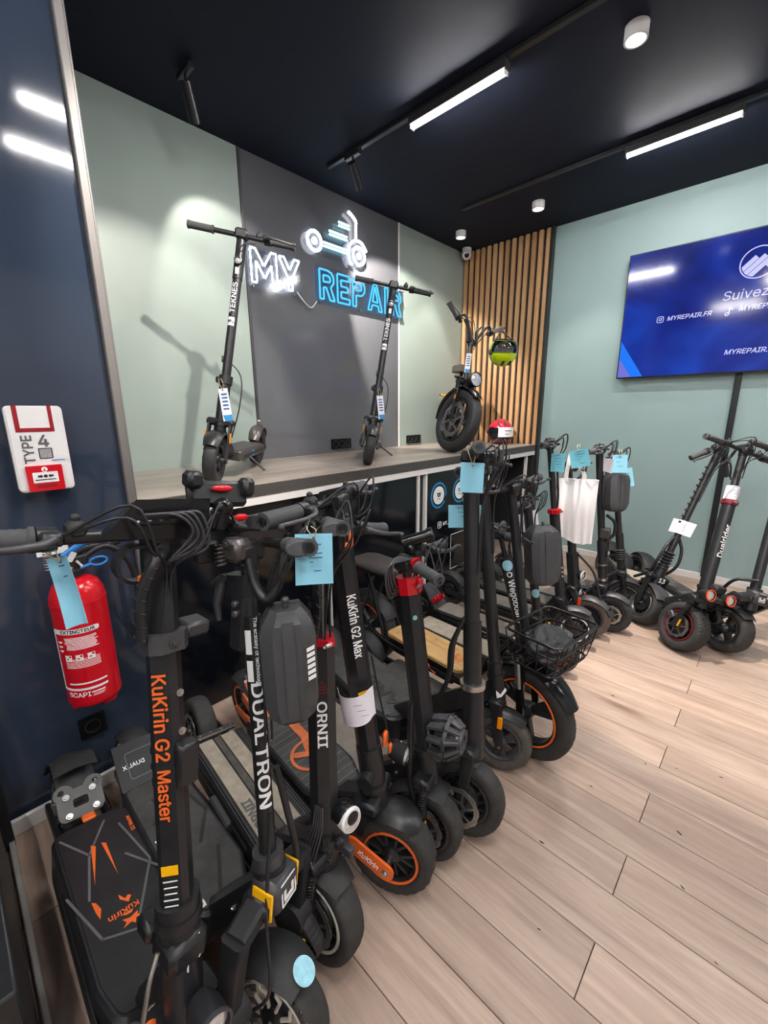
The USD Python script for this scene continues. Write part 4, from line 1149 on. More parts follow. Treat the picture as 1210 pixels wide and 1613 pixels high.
# --- 1: orange-lettered scooter nearest the camera
t, st = scooter('black scooter with orange stem lettering and claw-mark deck, nearest in the row', (-.70, .10), 0, 7.5, R=.13, W=.085, wb=.95, B=(-.016, .522), T=(-.143, 1.24), st=6, tread='block',
    fork='trail', fork_mat='orange', spokes='star', stem=((0, .04, .040, 'round'), (.04, 1, (.029, .033), 'oct')), half=.30, sweep=-.03, grips='round', grip_r=.018, clamp=None, display=None, ch=.75,
    deck=dict(x0=-.70, x1=-.10, w=.20, z=.225, th=.13, r=.04, top='black_satin', nose=(.10, .16)), head_len=.26, head_r=.037, rear_fender=dict(a0=40, a1=120), kick=False, cable_end=.75, lever_silver=False)
stem_text(t, st, 'KuKirin G2', .024, .645, 'orange', .0300, -45, flat=True, squeeze=1.0)
stem_text(t, st, 'Master', .022, .400, 'orange', .0300, -45, flat=True, squeeze=1.0)
stem_patch(t, st, .125, .15, .030, 'yellow_lens', .0296, -45, flat=True, name='warning_sticker')
for k in range(7):
    stem_patch(t, st, .108 - .016 * k, .111 - .016 * k, .026 - .002 * (k % 3), 'white_print', .0296, -45, flat=True, name='scale_mark')
part(t, 'strap_block', st(cat_([box(st.p(.40 * st.len, .034, .014), (.030, .04, .085), .005)] + [beam(st.p(.40 * st.len + o) - st.d * .006, st.p(.40 * st.len + o) + st.d * .006, (.0305, .0345), None, 'oct', hint=st.f, ch=.72) for o in (-.03, 0, .03)])), 'black_satin')
part(t, 'stem_clamp', st(cat_([beam(st.p(.72 * st.len) - st.d * .018, st.p(.72 * st.len) + st.d * .018, (.037, .041), None, 'oct', hint=st.f, ch=.42), box(st.p(.735 * st.len, .0, .06), (.05, .05, .03), .006), bolt(st.p(.72 * st.len, .042), st.f, .008, .006)])), 'graphite')
for h, f in ((.585, .034), (.485, .034)):
    part(t, 'stem_bolt', st(bolt(st.p(h * st.len, f, .01), st.f, .007, .006)), 'silver')
Tp = st.p(st.len)
part(t, 'display', st(cat_([hull([Tp + V3(a, y, z) for a, y, z in ((.02, -.10, .012), (.02, -.06, .058), (.02, .075, .058), (.02, .075, -.01), (.045, -.105, .005), (.045, -.055, .07), (.045, .08, .07), (.045, .08, -.012))]), box(Tp + V3(.05, -.01, .03), (.012, .10, .010), .003)])), 'black_shiny')
part(t, 'phone_holder', st(cat_([box(Tp + V3(.02, .110, .075), (.022, .13, .055), .008, rotm((0, 1, 0), -18)), box(Tp + V3(.028, .052, .105), (.036, .032, .034), .008), box(Tp + V3(.028, .172, .09), (.036, .028, .040), .008)])), 'black_satin')
part(t, 'holder_ball', st(cat_([ball(Tp + V3(.05, .105, .052), .020), beam(Tp + V3(.05, .105, .052), Tp + V3(.045, .10, .01), .017, n=16)])), 'black_shiny')
part(t, 'red_button', st(ball(Tp + V3(.034, .112, .088), .012, (.5, 2.0, .6))), 'red_paint')
part(t, 'red_button', st(ball(Tp + V3(.055, .145, .03), .009, (.6, 1.8, .9))), 'red_paint')
for k in range(4):
    part(t, 'display_wire', st(tube(smooth_path([Tp + V3(.056, -.05 + .02 * k, .045), Tp + V3(.075, .0 + .015 * k, .045), Tp + V3(.075, .03 + .01 * k, .01 - .01 * k), Tp + V3(.05, .0, -.045)], 6), .0028, 6)), 'graphite')
wire_bundle(t, st, [Tp + V3(.045, -.01, -.03), st.p(st.len * .93, .055, -.03), st.p(st.len * .85, .035, -.048), st.p(st.len * .74, .02, -.046)], .011, coilr=.0115)
part(t, 'stem_latch', st(cat_([lathe([(.030, -.012), (.036, -.012), (.036, .012), (.030, .012), (.030, -.012)], 20, 'x', Tp + V3(.02, -.045, -.05)), box(Tp + V3(.02, .09, -.045), (.02, .05, .045), .005)])), 'black_satin')
part(t, 'key', st(box(Tp + V3(.03, -.04, -.085), (.004, .010, .03), .001)), 'orange')
headlamp(t, st, st.p(-.165, .105, .0), unit(V3(.9, -.10, .05)), .034, ring='graphite', L=.06)
part(t, 'shock_spring', coil(V3(.0, -.085, .33), V3(.02, -.085, .16), .030, .012, 5, 8), 'orange')
part(t, 'shock_body', beam(V3(.0, -.085, .35), V3(.02, -.085, .14), .014), 'graphite')
part(t, 'folding_lever', st(tube(smooth_path([st.p(-.03, .02, -.05), st.p(-.08, .03, -.075), st.p(-.2, .03, -.09), st.p(-.27, .06, -.03)]), .0045)), 'steel')
part(t, 'hook_print', st(cat_([beam(st.p(-.05, .0375, -.004), st.p(-.095, .0375, -.006), .002, n=6), tube(smooth_path([st.p(-.04, .037, .018), st.p(-.06, .038, .024), st.p(-.085, .0375, .016)]), .0022, 6)])), 'white_print')
part(t, 'folding_block', st(cat_([box(st.p(-.06), (.085, .075, .06), .012), box(st.p(-.03, -.045, -.0), (.05, .10, .04), .008)])), 'black_satin')
zd = .2272
for pts in (((-.590, -.020), (-.578, -.010), (-.455, -.040)), ((-.582, .004), (-.572, .014), (-.450, .012))):
    deck_print(t, Polygon(pts), .0, .0, zd, 'orange', name='claw_mark')
for pts in (((-.372, .014), (-.366, .006), (-.388, -.004), (-.372, -.004), (-.352, .010), (-.366, .020)), ((-.410, -.058), (-.402, -.050), (-.378, -.044), (-.352, -.052), (-.375, -.056))):
    deck_print(t, Polygon(pts).buffer(0), .0, .0, zd, 'orange', name='claw_mark')
flame = affinity.scale(unary_union([Polygon([(0, 0), (.03, .01), (.055, 0), (.045, .02), (.06, .035), (.03, .03), (.02, .045), (.012, .025), (-.01, .03), (.004, .015)]), Polygon([(.01, -.02), (.05, -.02), (.04, -.010), (.02, -.008)])]), .62, .62, origin=(0, 0))
deck_print(t, flame, -.315, .020, zd, 'orange', -90, 'dragon_emblem')
deck_text(t, 'KuKirin', .015, -.335, -.005, zd, 'orange', -90)
deck_text(t, 'G2 Master', .010, -.60, .085, zd, 'orange', 180)
for a, b in (((-.66, -.08), (-.56, -.03)), ((-.56, -.03), (-.66, .03)), ((-.56, -.03), (-.42, -.06)), ((-.62, .06), (-.44, .09)), ((-.44, .09), (-.30, .02)), ((-.46, -.10), (-.30, -.06)), ((-.30, -.06), (-.26, .03)), ((-.50, .045), (-.40, .10))):
    deck_print(t, LineString([a, b]).buffer(.003), 0, 0, zd - .0006, 'faint_print', name='deck_groove')
plate = unary_union([rrect(.09, .12, .02), Point(-.04, .04).buffer(.026), Point(-.04, -.04).buffer(.026)]).difference(unary_union([rrect(.026, .04, .006), Point(-.045, .045).buffer(.008), Point(-.045, -.045).buffer(.008)]))
part(t, 'rear_bracket', moved(prism(plate, .008), rotm((0, 1, 0), 34), (-.755, -.01, .252)), 'black_satin')
for a in (-.035, .035):
    for b in (-.02, .03):
        part(t, 'bracket_bolt', bolt(V3(-.752 + b, a - .01, .262 - .6 * b), (.5, 0, .85), .0095, .005), 'silver')
part(t, 'rear_mudflap', sheet(np.array([[(-.86 - .05 * i, y, .30 + .02 * i - .012 * i * i - 3 * y * y) for y in np.linspace(-.06, .06, 7)] for i in range(5)]), .005), 'black_matte')
part(t, 'rear_hook', box((-.705, .0, .228), (.03, .035, .012), .004), 'orange')

# --- 2: long-lettered dark scooter
t, st = scooter('black scooter with tall white stem lettering, yellow reflectors and a round blue mudguard sticker', (-.645, .302), 0, 6, R=.125, W=.07, Rin=.094, wb=1.0, B=(-.052, .475), T=(-.165, 1.166), st=20, tread='slick', holes=True, ring='cream_rim', spokes='zigzag', rim='black_metal',
    fork='cross', reflector='yellow_lens', disc=False, stem=((0, .63, .0185, 'round'), (.62, .80, (.017, .021), 'oct'), (.78, 1, .015, 'round')), clamp=None, display=None,
    bars=[dict(p=(.02, .05, .015), v=(.17, -.10, .03), grip='palm', gl=.10, lev=False), dict(p=(.03, .09, .0), v=(-.06, .18, -.06), gl=.10)],
    deck=dict(x0=-.80, x1=-.24, w=.20, z=.20, th=.10, r=.03, top='deck_rubber', nose=(.10, .12)), fender=dict(a0=62, a1=160, w=.11, tip=.85, off=.022), rear_fender=dict(a0=30, a1=140), head_len=.10, head_r=.032, kick=False, cable_end=.4)
stem_text(t, st, 'DUALTRON', .026, .60, 'white_print', .0195, -40, squeeze=1.45)
stem_text(t, st, 'The ecstasy of technology', .008, .80, 'white_print', .0215, -30, squeeze=1.1)
for a, b in ((.60, .665), (.685, .76)):
    stem_patch(t, st, a, b, .014, 'white_print', .0205, -78, name='reflective_strip')
hb = st.p(-.03)
part(t, 'head_block', st(cat_([box(st.p(-.045, .012), (.075, .085, .075), .012), beam(st.p(.0), st.p(.03), .034, n=20)])), 'graphite')
lg = unary_union([rrect(.05, .05, .003).difference(rrect(.042, .042, .002)), rrect(.034, .034, .002).difference(rrect(.018, .018, .001))])
part(t, 'emblem', st(prism(lg, .0012, st.p(-.045, .0500, .0), (0, 1, 0), st.d)), 'white_print', smooth=False)
part(t, 'side_reflector', st(box(st.p(-.05, .015, -.046), (.055, .006, .065), .004)), 'yellow_lens')
part(t, 'side_reflector', st(box(st.p(-.05, .015, .046), (.055, .006, .065), .004)), 'yellow_lens')
part(t, 'fold_hinge', st(cat_([beam(st.p(.86 * st.len, -.02), st.p(.93 * st.len, -.02), (.022, .030), (.026, .034), 'oct', hint=st.f), box(st.p(.80 * st.len, -.022), (.045, .045, .16), .010)])), 'black_metal')
part(t, 'fold_lever', st(cat_([tube([st.p(.92 * st.len, -.055, -.02), st.p(.84 * st.len, -.065, -.03), st.p(.79 * st.len, -.058, -.034)], [.012, .009, .006], 8), tube([st.p(.92 * st.len, -.055, -.02), st.p(.90 * st.len, -.085, -.02)], [.009, .005], 8), bolt(st.p(.92 * st.len, -.045, -.028), (0, -1, 0), .010, .008)])), 'graphite')
for h in (.84, .81):
    part(t, 'hinge_bolt', st(bolt(st.p(h * st.len, -.022, -.024), (0, -1, 0), .008, .006)), 'silver')
part(t, 'bar_joint', st(cat_([box(st.p(st.len * 1.01, .0, -.03), (.05, .05, .05), .010), bolt(st.p(st.len * 1.03, .0, -.056), (0, -1, 0), .010, .008), coil(st.p(st.len * .97, -.02, -.055), st.p(st.len * 1.03, -.02, -.055), .010, .003, 5)])), 'gunmetal')
part(t, 'bar_frame', st(cat_([tube(smooth_path([st.p(st.len * .98, .02, -.02), st.p(st.len * .90, .035, -.02), st.p(st.len * .86, .06, -.02), st.p(st.len * .90, .085, -.01), st.p(st.len, .10, 0)]), .010, 8), tube([st.p(st.len * .88, .05, .0), st.p(st.len * .97, .075, .0)], .005, 6)])), 'black_satin')
wire_bundle(t, st, [st.p(st.len * .30, .020, .022), st.p(st.len * .16, .03, .035), st.p(-.02, .03, .06), st.p(-.10, -.02, .08)], .008)
part(t, 'brake_cable', st(tube(smooth_path([st.p(.18 * st.len, .024, -.01), st.p(-.06, .03, -.052), st.p(-.2, .045, -.075), V3(-.02, -.075, .20), V3(.0, -.07, .15)], 6), .0035, 6)), 'black_satin')
part(t, 'round_sticker', st(prism(Point(0, 0).buffer(.026, 20), .0012, V3(.060, 0, .2640), unit(V3(0, 1, 0)), unit(V3(-.91, 0, .41)))), 'sticker_blue', smooth=False)
dz = .2035
deck_text(t, 'DUALTRON', .032, -.40, -.062, dz, 'white_print', 180, squeeze=1.15)
for a, b in (((-.72, .05), (-.55, .08)), ((-.55, .08), (-.45, .02)), ((-.70, -.03), (-.50, .0)), ((-.40, .05), (-.28, .0)), ((-.65, .02), (-.6, -.06))):
    deck_print(t, LineString([a, b]).buffer(.005), 0, 0, dz - .001, 'black_matte', name='deck_groove')
part(t, 'footrest', hull([V3(x, y, z) for x, y, z in ((-.80, -.09, .19), (-.80, .09, .19), (-.95, -.085, .27), (-.95, .085, .27), (-.97, -.08, .25), (-.97, .08, .25), (-.82, -.085, .14), (-.82, .085, .14))]), 'black_metal')
fx = unit(V3(-.15, 0, .08))
part(t, 'lettering', prism(rrect(.11, .10, .01).difference(rrect(.104, .094, .008)), .001, V3(-.872, 0, .2290), (0, -1, 0), fx), 'faint_print', smooth=False)
part(t, 'lettering', moved(text('DUAL X', .014, (0, 0, 0), (0, -1, 0), fx, centre=True), None, V3(-.872, -.035, .2296)), 'white_print', smooth=False)
part(t, 'side_lettering', text('DUALTRON', .036, (-.62, -.1035, .125), (1, 0, 0), (0, 0, 1)), 'white_print', smooth=False)
for s in (-.06, .06):
    part(t, 'deck_bolt', bolt(V3(-.79, s, .200), (0, 0, 1), .008, .005), 'silver')

# --- 3: grip-tape deck scooter with wide lower stem
t, st = scooter('black scooter with red emblem over white lettering on its stem and two deck grip stripes', (-.73, .50), -4, 6, R=.128, W=.075, Rin=.086, wb=.93, B=(-.010, .355), T=(-.107, 1.171), st=12, tread='road', tyre='rubber', disc=True, caliper='red_anodised', spokes='motor', ring='cream_rim',
    fork='spring', stem=((.0, .64, (.036, .036), 'oct'), (.6, 1, .016, 'round')), clamp=(.645, 'red_anodised', .036), clamp_h=.011, display=None,
    bars=[dict(p=(.0, -.0, .02), v=(.16, -.09, .015), grip='palm', gl=.11, lev=False), dict(p=(.02, .04, .0), v=(.02, .20, -.02), gl=.10)],
    deck=dict(x0=-.74, x1=-.20, w=.205, z=.20, th=.09, r=.02, top='black_matte', mat='black_metal'), fender=dict(a0=58, a1=165, w=.098, off=.022), rear_fender=None, rear_ring=None, head_len=.11, head_r=.034, kick=False, cable_end=.6)
stem_text(t, st, 'ORNII', .024, .47, 'white_print', .0362, -45, flat=True, squeeze=1.25)
tri = Polygon([(-.014, 0), (.011, .014), (.011, -.014)]).buffer(.003)
tri = tri.difference(tri.buffer(-.0022)).union(Polygon([(-.007, 0), (.007, .008), (.007, -.008)]).difference(Polygon([(-.003, 0), (.005, .005), (.005, -.005)])))
out = rotm(st.d, -45) @ st.f
part(t, 'emblem', st(prism(tri, .001, st.p(.51 * st.len) + out * .0358, -st.d, np.cross(out, -st.d))), 'dark_red', smooth=False)
part(t, 'white_lever', st(tube([st.p(.62 * st.len, .018, -.008), st.p(.88 * st.len, .018, -.006)], .0035, 6)), 'steel')
wire_bundle(t, st, [st.p(.88 * st.len, .022, -.022), st.p(.75 * st.len, .03, -.032), st.p(.66 * st.len, .02, -.04)], .006, coilr=.007)
for k in range(5):
    part(t, 'brake_cable', st(tube(smooth_path([st.p(.13 * st.len, .03 - .006 * k, -.037), st.p(.06 * st.len, .035 - .008 * k, -.05), st.p(-.06, .01 - .012 * k, -.07), st.p(-.13, -.03 - .02 * k, -.07)], 5), .0028, 6)), 'graphite')
part(t, 'stem_base', st(cat_([beam(st.p(.02), st.p(-.05), (.036, .036), (.025, .03), 'oct', hint=st.f), bolt(st.p(-.045, .03, -.02), st.f, .012, .008)])), 'black_metal')
Mx_ = np.stack(frame(unit(V3(.9, -.15, .15))), 1)
lampc = st.p(.065, .078, .015)
hl = part(t, 'headlamp', st(moved(lathe([(0, -.065), (.014, -.06), (.026, -.042), (.031, -.015), (.032, .004), (.029, .008), (0, .008)], 26), Mx_, lampc)), 'white_plastic')
part(hl, 'lamp_cap', st(moved(T(np.array(ball((0, 0, -.022), .0335, (1, .98, 1.15), 3).vertices) * V3(1, .92, 1) + V3(0, .007, 0), ball((0, 0, 0), 1, n=3).faces), Mx_, lampc)), 'black_shiny', 60)
part(hl, 'lamp_lens', st(moved(lathe([(0, .011), (.016, .011), (.026, .009), (.026, .004), (0, .004)], 24), Mx_, lampc)), 'lens_glass')
part(t, 'lamp_bracket', st(cat_([box(st.p(-.03, .05, .02), (.06, .02, .03), .004), bolt(st.p(.0, .05, .0), (0, -1, 0), .010, .008)])), 'graphite')
dz = .2033
for y in (-.050, .035):
    deck_print(t, sbox(-.73, y - .026, -.22, y + .026), 0, 0, dz, 'grit', name='grip_stripe')
deck_print(t, sbox(-.73, -.018, -.22, .004), 0, 0, dz, 'grit_dark', name='grip_stripe')
for y in (-.095, -.087, .075, .085, .093):
    deck_print(t, sbox(-.73, y - .0015, -.21, y + .0015), 0, 0, dz, 'graphite', name='deck_groove')
deck_text(t, 'ORNII', .030, -.32, -.050, dz + .0012, 'faint_print', 180)
deck_print(t, tri, -.245, -.050, dz + .0012, 'faint_print', 0)
part(t, 'tail_plate', box((-.755, 0, .208), (.03, .15, .014), .004), 'gunmetal')
for y in (-.06, -.02, .02, .06):
    part(t, 'tail_bolt', bolt(V3(-.755, y, .216), (0, 0, 1), .006, .004), 'silver')
part(t, 'deck_latch', box((-.42, -.115, .16), (.14, .025, .05), .006), 'graphite')

# --- 4: orange-ringed scooter
t, st = scooter('black scooter with white stem lettering, orange wheel ring and orange trailing arms', (-.69, .750), -4, -2, R=.130, W=.085, Rin=.086, wb=.96, B=(-.065, .36), T=(-.176, 1.215), st=28, tread='block', ring='orange', spokes='star', disc=False,
    fork='trail', fork_mat='orange', stem=((.12, 1, (.031, .033), 'oct'), (-.06, .14, .038, 'round')), clamp=None, display='pod', half=.28, sweep=-.03, grips='palm', grip_r=.019,
    deck=dict(x0=-.78, x1=-.22, w=.215, z=.195, th=.10, r=.03, top='deck_rubber', nose=(.1, .15)), fender=dict(a0=56, a1=140, w=.108, off=.026, tip=.6, crown=.016, mat='black_satin'), rear_fender=dict(a0=20, a1=130), head_len=.15, head_r=.038, kick=False, cable_end=.8, rear_arm_mat='orange_worn')
stem_text(t, st, 'KuKirin G2 Max', .026, .70, 'white_print', .0322, -45, flat=True, squeeze=.72)
stem_patch(t, st, .330, .362, .040, 'yellow_lens', .0322, -45, flat=True, name='warning_sticker')
stem_patch(t, st, .275, .325, .036, 'dark_print', .0322, -45, flat=True, name='spec_sticker')
for k in range(5):
    stem_patch(t, st, .282 + .008 * k, .284 + .008 * k, .028 - .004 * (k % 2), 'white_print', .0332, -45, flat=True, name='spec_print')
dz = .199
deck_print(t, sbox(-.76, -.095, -.72, .095), 0, 0, dz, 'orange_worn', name='deck_stripe')
deck_print(t, LineString([(-.72, .03), (-.52, .03), (-.43, .0)]).buffer(.018, cap_style=2), 0, 0, dz, 'orange_worn', name='deck_stripe')
deck_print(t, LineString([(-.41, .0), (-.27, -.02)]).buffer(.018, cap_style=2), 0, 0, dz, 'orange_worn', name='deck_stripe')
deck_print(t, unary_union([LineString([(0, 0), (.05, 0)]).buffer(.013), LineString([(0, 0), (-.03, .045)]).buffer(.013), LineString([(0, 0), (-.03, -.045)]).buffer(.013)]), -.43, .0, dz + .001, 'orange_worn', name='deck_emblem')
deck_print(t, Point(0, 0).buffer(.078, 28).difference(Point(0, 0).buffer(.066, 28)), -.43, .0, dz + .001, 'orange_worn', name='deck_ring')
for k in range(14):
    deck_print(t, sbox(-.002, -.09, .002, .09), -.70 + .034 * k, 0, dz - .0015, 'grey_print', name='deck_groove')
part(t, 'rear_bracket', cat_([box((-.83, -.06, .22), (.10, .012, .05), .004, rotm((0, 1, 0), 20)), box((-.83, .06, .22), (.10, .012, .05), .004, rotm((0, 1, 0), 20)), box((-.86, 0, .29), (.05, .10, .012), .004, rotm((0, 1, 0), 45))]), 'orange_worn')
part(t, 'mudguard_brace', cat_([box((-.885, -.03, .285), (.06, .02, .05), .006, rotm((0, 1, 0), 40)), box((-.885, .03, .285), (.06, .02, .05), .006, rotm((0, 1, 0), 40))]), 'graphite')
for s in (-.05, -.02, .02, .05):
    part(t, 'bracket_bolt', bolt(V3(-.85, s, .315), (.5, 0, .8), .007, .005), 'silver')
part(t, 'bag_hook', st(cat_([tube(smooth_path([st.p(.93 * st.len, .035, -.02), st.p(.89 * st.len, .05, -.03), st.p(.86 * st.len, .05, -.045), st.p(.875 * st.len, .05, -.06)]), .007, 8)])), 'orange')
headlamp(t, st, st.p(.075, .105, .03), unit(V3(.9, -.1, 0)), .030, mat='black_satin', L=.05)
part(t, 'lamp_wire', st(tube(smooth_path([st.p(.09, .06, .03), st.p(.25, .05, .02), st.p(.4, .04, .02)]), .003)), 'black_satin')
part(t, 'key_tag', st(cat_([box(st.p(.135, .05, .015), (.012, .03, .05), .006), box(st.p(.10, .06, .02), (.01, .02, .03), .004)])), 'orange')
part(t, 'key_ring', st(tube(np.array([st.p(.06 + .018 * math.sin(a), .065, .035 + .018 * math.cos(a)) for a in np.arange(16) * PI / 8]), .003, 6, closed=True)), 'silver')
part(t, 'key_label', st(box(st.p(.055, .068, .075), (.003, .03, .036), .001)), 'white_plastic')
part(t, 'clamp_knob', st(cat_([beam(st.p(.04, 0, -.03), st.p(.04, 0, -.065), .022, n=18), beam(st.p(.0, 0, -.03), st.p(.01, .0, -.055), .014, n=14)])), 'black_satin')
out = unit(V3(0, -1, 0))
part(t, 'lettering', st(text('KuKirin', .016, (-.088, -(.0625 + .0105 + .0105), .172), (.86, 0, -.5), (.5, 0, .86))), 'white_print', smooth=False)

# --- 5: red-clamped scooter
t, st = scooter('black hexagonal-stem scooter with broad red clamp, green dot and caged lamp', (-.68, .915), -3, 1, R=.125, W=.07, Rin=.086, wb=.95, B=(-.018, .40), T=(-.118, .995), st=18, tread='road', disc=True, spokes='motor', ring=None,
    fork='spring', reflector='yellow_lens', stem=((-.05, .90, (.031, .034), 'oct'), (.88, 1, .014, 'round')), clamp=(.885, 'red_paint', .036), clamp_h=.026, display=None,
    bars=[dict(p=(.0, -.0, .01), v=(.15, -.10, -.01), gl=.11, lev=False), dict(p=(.02, .05, .02), v=(.02, .17, .0), gl=.10)],
    deck=dict(x0=-.76, x1=-.22, w=.20, z=.185, th=.09, r=.03, top='deck_worn'), fender=dict(a0=62, a1=165, w=.10, off=.024, tip=.8), rear_fender=dict(a0=20, a1=130), head_len=.12, head_r=.034, kick=False, cable_end=.9)
stem_patch(t, st, .71, .735, .016, 'mint', .0326, -45, flat=True, name='green_dot', round_=True)
Tp = st.p(st.len)
part(t, 'torch', st(cat_([beam(Tp + V3(-.02, .015, .055), Tp + V3(.05, .045, .085), .019, n=18), beam(Tp + V3(.05, .045, .085), Tp + V3(.064, .05, .091), .022, n=18), box(Tp + V3(.005, .02, .04), (.03, .04, .03), .006)])), 'black_shiny')
part(t, 'red_collar', st(beam(Tp + V3(.045, -.028, .012), Tp + V3(.055, -.034, .012), .0195, n=18)), 'red_anodised')
for k in range(4):
    part(t, 'brake_cable', st(tube(smooth_path([Tp + V3(.03, -.01, .02), Tp + V3(.0, -.09 - .01 * k, .03 - .005 * k), Tp + V3(.0, -.07 - .012 * k, -.05 - .01 * k), Tp + V3(-.01, -.01, -.085)], 6), .0032, 6)), 'graphite')
c = st.p(.045, .085, -.0)
cage = []
for k in range(9):
    a = k * 2 * PI / 9
    p = lambda r, x: c + st.f * x + V3(0, r * math.cos(a), 0) + st.d * r * math.sin(a)
    cage.append(beam(p(.052, -.05), p(.058, .0), (.014, .006), (.016, .006), 'oct', hint=st.d))
    cage.append(beam(p(.058, .0), p(.034, .042), (.014, .006), (.010, .005), 'oct', hint=st.d))
cage += [lathe([(.048, -.006), (.060, -.006), (.060, .006), (.048, .006), (.048, -.006)], 18, 'x', c), lathe([(.022, .036), (.038, .036), (.038, .048), (.022, .048), (.022, .036)], 18, 'x', c)]
part(t, 'lamp_cage', st(cat_(cage)), 'graphite')
headlamp(t, st, c + st.f * .03, st.f, .036, L=.07, mat='gunmetal')
part(t, 'lock_cable', st(tube(smooth_path([st.p(.09, .03, -.03), st.p(.03, .04, -.045), st.p(-.02, .055, -.03), st.p(.0, .08, .03), st.p(.06, .05, .04)]), .0045)), 'graphite')
part(t, 'side_tube', st(tube(smooth_path([st.p(.16, -.015, -.037), st.p(.04, -.03, -.042), st.p(-.10, -.045, -.045), st.p(-.2, -.03, -.05)]), .010, 8)), 'black_satin')

# --- 6: wide-deck scooter with silver collar
t, st = scooter('large black scooter with thick round stem, silver collar and long lettered rubber deck', (-.633, 1.075), -12, 4, R=.138, W=.075, wb=1.08, B=(-.024, .553), T=(-.123, 1.307), st=26, disc_out=True, tread='road', disc=True, spokes='motor', ring=None,
    fork='arms', stem=((0, .28, .031, 'round'), (.26, 1, .026, 'round')), clamp=None, display=None, half=.24, sweep=-.02, bars=[dict(p=(.0, -.02, .0), v=(.08, -.17, .03), gl=.12, lev=False), dict(p=(.0, .03, .0), v=(.03, .20, -.01), gl=.12)],
    deck=dict(x0=-1.02, x1=-.34, w=.27, z=.225, th=.10, r=.06, top='deck_rubber', nose=(.14, .16)), fender=dict(a0=75, a1=165, w=.092, off=.02), rear_fender=dict(a0=20, a1=130), head_len=.26, head_r=.037, head_mat='black_metal', collar_mat='silver', neck=False, kick=False, cable_end=.5)
hb, hm = st.p(-.05), st.p(-.16)
part(t, 'frame_tube', beam(hb, V3(-.40, 0, .20), (.030, .036), (.034, .034), 'oct', hint=(0, 0, 1)), 'black_metal')
part(t, 'frame_tube', cat_([beam(hm, V3(-.36, -.02, .13), (.022, .026), (.024, .024), 'oct', hint=(0, 0, 1))]), 'black_metal')
for k in range(4):
    part(t, 'frame_bolt', bolt(V3(-.20 - .03 * k, -.03, .235 - .02 * k), (0, -1, 0), .006, .005), 'silver')
dz = .2285
deck_text(t, 'ANIAIS', .058, -.62, -.01, dz, 'black_matte', 90 + 90, squeeze=1.5)
for i in range(14):
    for j in range(4):
        for x0 in (-.98, -.45):
            deck_print(t, rrect(.006, .006, .001), x0 + .010 * (i % 10), -.09 + .012 * j + .10 * (i > 6), dz - .0006, 'grey_print', name='deck_stud') if i < 10 and j < 3 else None
wire_bundle(t, st, [st.p(.30 * st.len, -.02, -.03), st.p(.18 * st.len, -.055, -.035), st.p(.02 * st.len, -.075, -.03), V3(-.16, -.03, .36)], .008)
wire_bundle(t, st, [st.p(.30 * st.len, -.02, -.02), st.p(.16 * st.len, -.07, -.02), st.p(-.02 * st.len, -.09, -.02), V3(-.19, -.02, .34)], .006)
part(t, 'throttle_pod', st(cat_([ball(st.p(st.len, .05, .06), .034, (1, 1, .8)), box(st.p(st.len, .04, .0), (.05, .07, .04), .010)])), 'black_shiny')

# --- 7: slim scooter with white arrow
t, st = scooter('slim black scooter with a white arrow on the fork neck and amber fork reflector', (-.669, 1.395), -4, 1, R=.125, W=.055, wb=.86, B=(-.044, .414), T=(-.167, 1.230), st=24, tread='slick', tyre='rubber_dusty', disc=False, spokes='three', rim='graphite',
    fork='arms', reflector='orange_lens', stem=((-.02, .06, .030, 'round'), (.04, 1, .024, 'round')), display='pod', half=.24, fender=dict(a0=50, a1=185, w=.08, off=.022, crown=.022, mat='black_satin'),
    deck=dict(x0=-.68, x1=-.19, w=.16, z=.16, th=.07, r=.03, top='grit_dark'), head_len=.12, head_r=.030, rear_fender=dict(a0=10, a1=150, w=.08), kick=True, cable_end=.6)
arrow = Polygon([(0, .022), (.030, .022), (.008, .004), (.030, -.020), (.018, -.026), (-.004, -.001), (-.004, .022)])
out = rotm(st.d, -50) @ st.f
part(t, 'white_arrow', st(prism(affinity.rotate(arrow, 90, origin=(0, 0)), .001, st.p(-.085) + out * .0312, np.cross(st.d, out), st.d)), 'white_print', smooth=False)

# --- 8: seated scooter with basket
t, st = scooter('seated electric scooter with orange-ringed wheel, varnished wooden footboard, saddle and wire basket', (-.627, 1.54), -4, 1, cat='seated scooter', R=.205, W=.075, Rin=.142, wb=1.02, B=(-.037, .542), T=(-.152, 1.142), st=-4, tread='road', disc=False, spokes='three', ring='orange', rear_ring='orange',
    fork='arms', fork_mat='black_shiny', stem=((0, 1, .019, 'round'),), display='pod', half=.25, rise=.02, fender=dict(a0=30, a1=140, w=.10, off=.03, mat='black_shiny'), rear_fender=dict(a0=30, a1=130),
    deck_on=False, deck=dict(x0=-.82, x1=-.26, w=.19, z=.26, th=.10), neck=False, head_len=.14, kick=True, cable_end=.6)
wp = rrect(.50, .185, .035, -.545, 0)
part(t, 'footboard', hull([(x, y, z) for z, b in ((.262, .004), (.266, 0), (.280, 0), (.284, .004)) for x, y in wp.buffer(-b).exterior.coords]), 'deck_wood')
for x, y in ((-.75, .05), (-.74, -.05), (-.42, .05), (-.36, -.05), (-.55, -.06), (-.55, .05)):
    part(t, 'board_screw', moved(lathe([(0, .0015), (.006, .0012), (.007, 0), (0, 0)], 10), None, (x, y, .284)), 'steel')
deck_print(t, flame, -.36, .0, .2842, 'orange', -90, 'dragon_emblem')
deck_text(t, 'KuKirin', .016, -.385, -.01, .2842, 'orange', -90)
deck_text(t, 'C1 Plus', .016, -.66, .055, .2842, 'orange', 170)
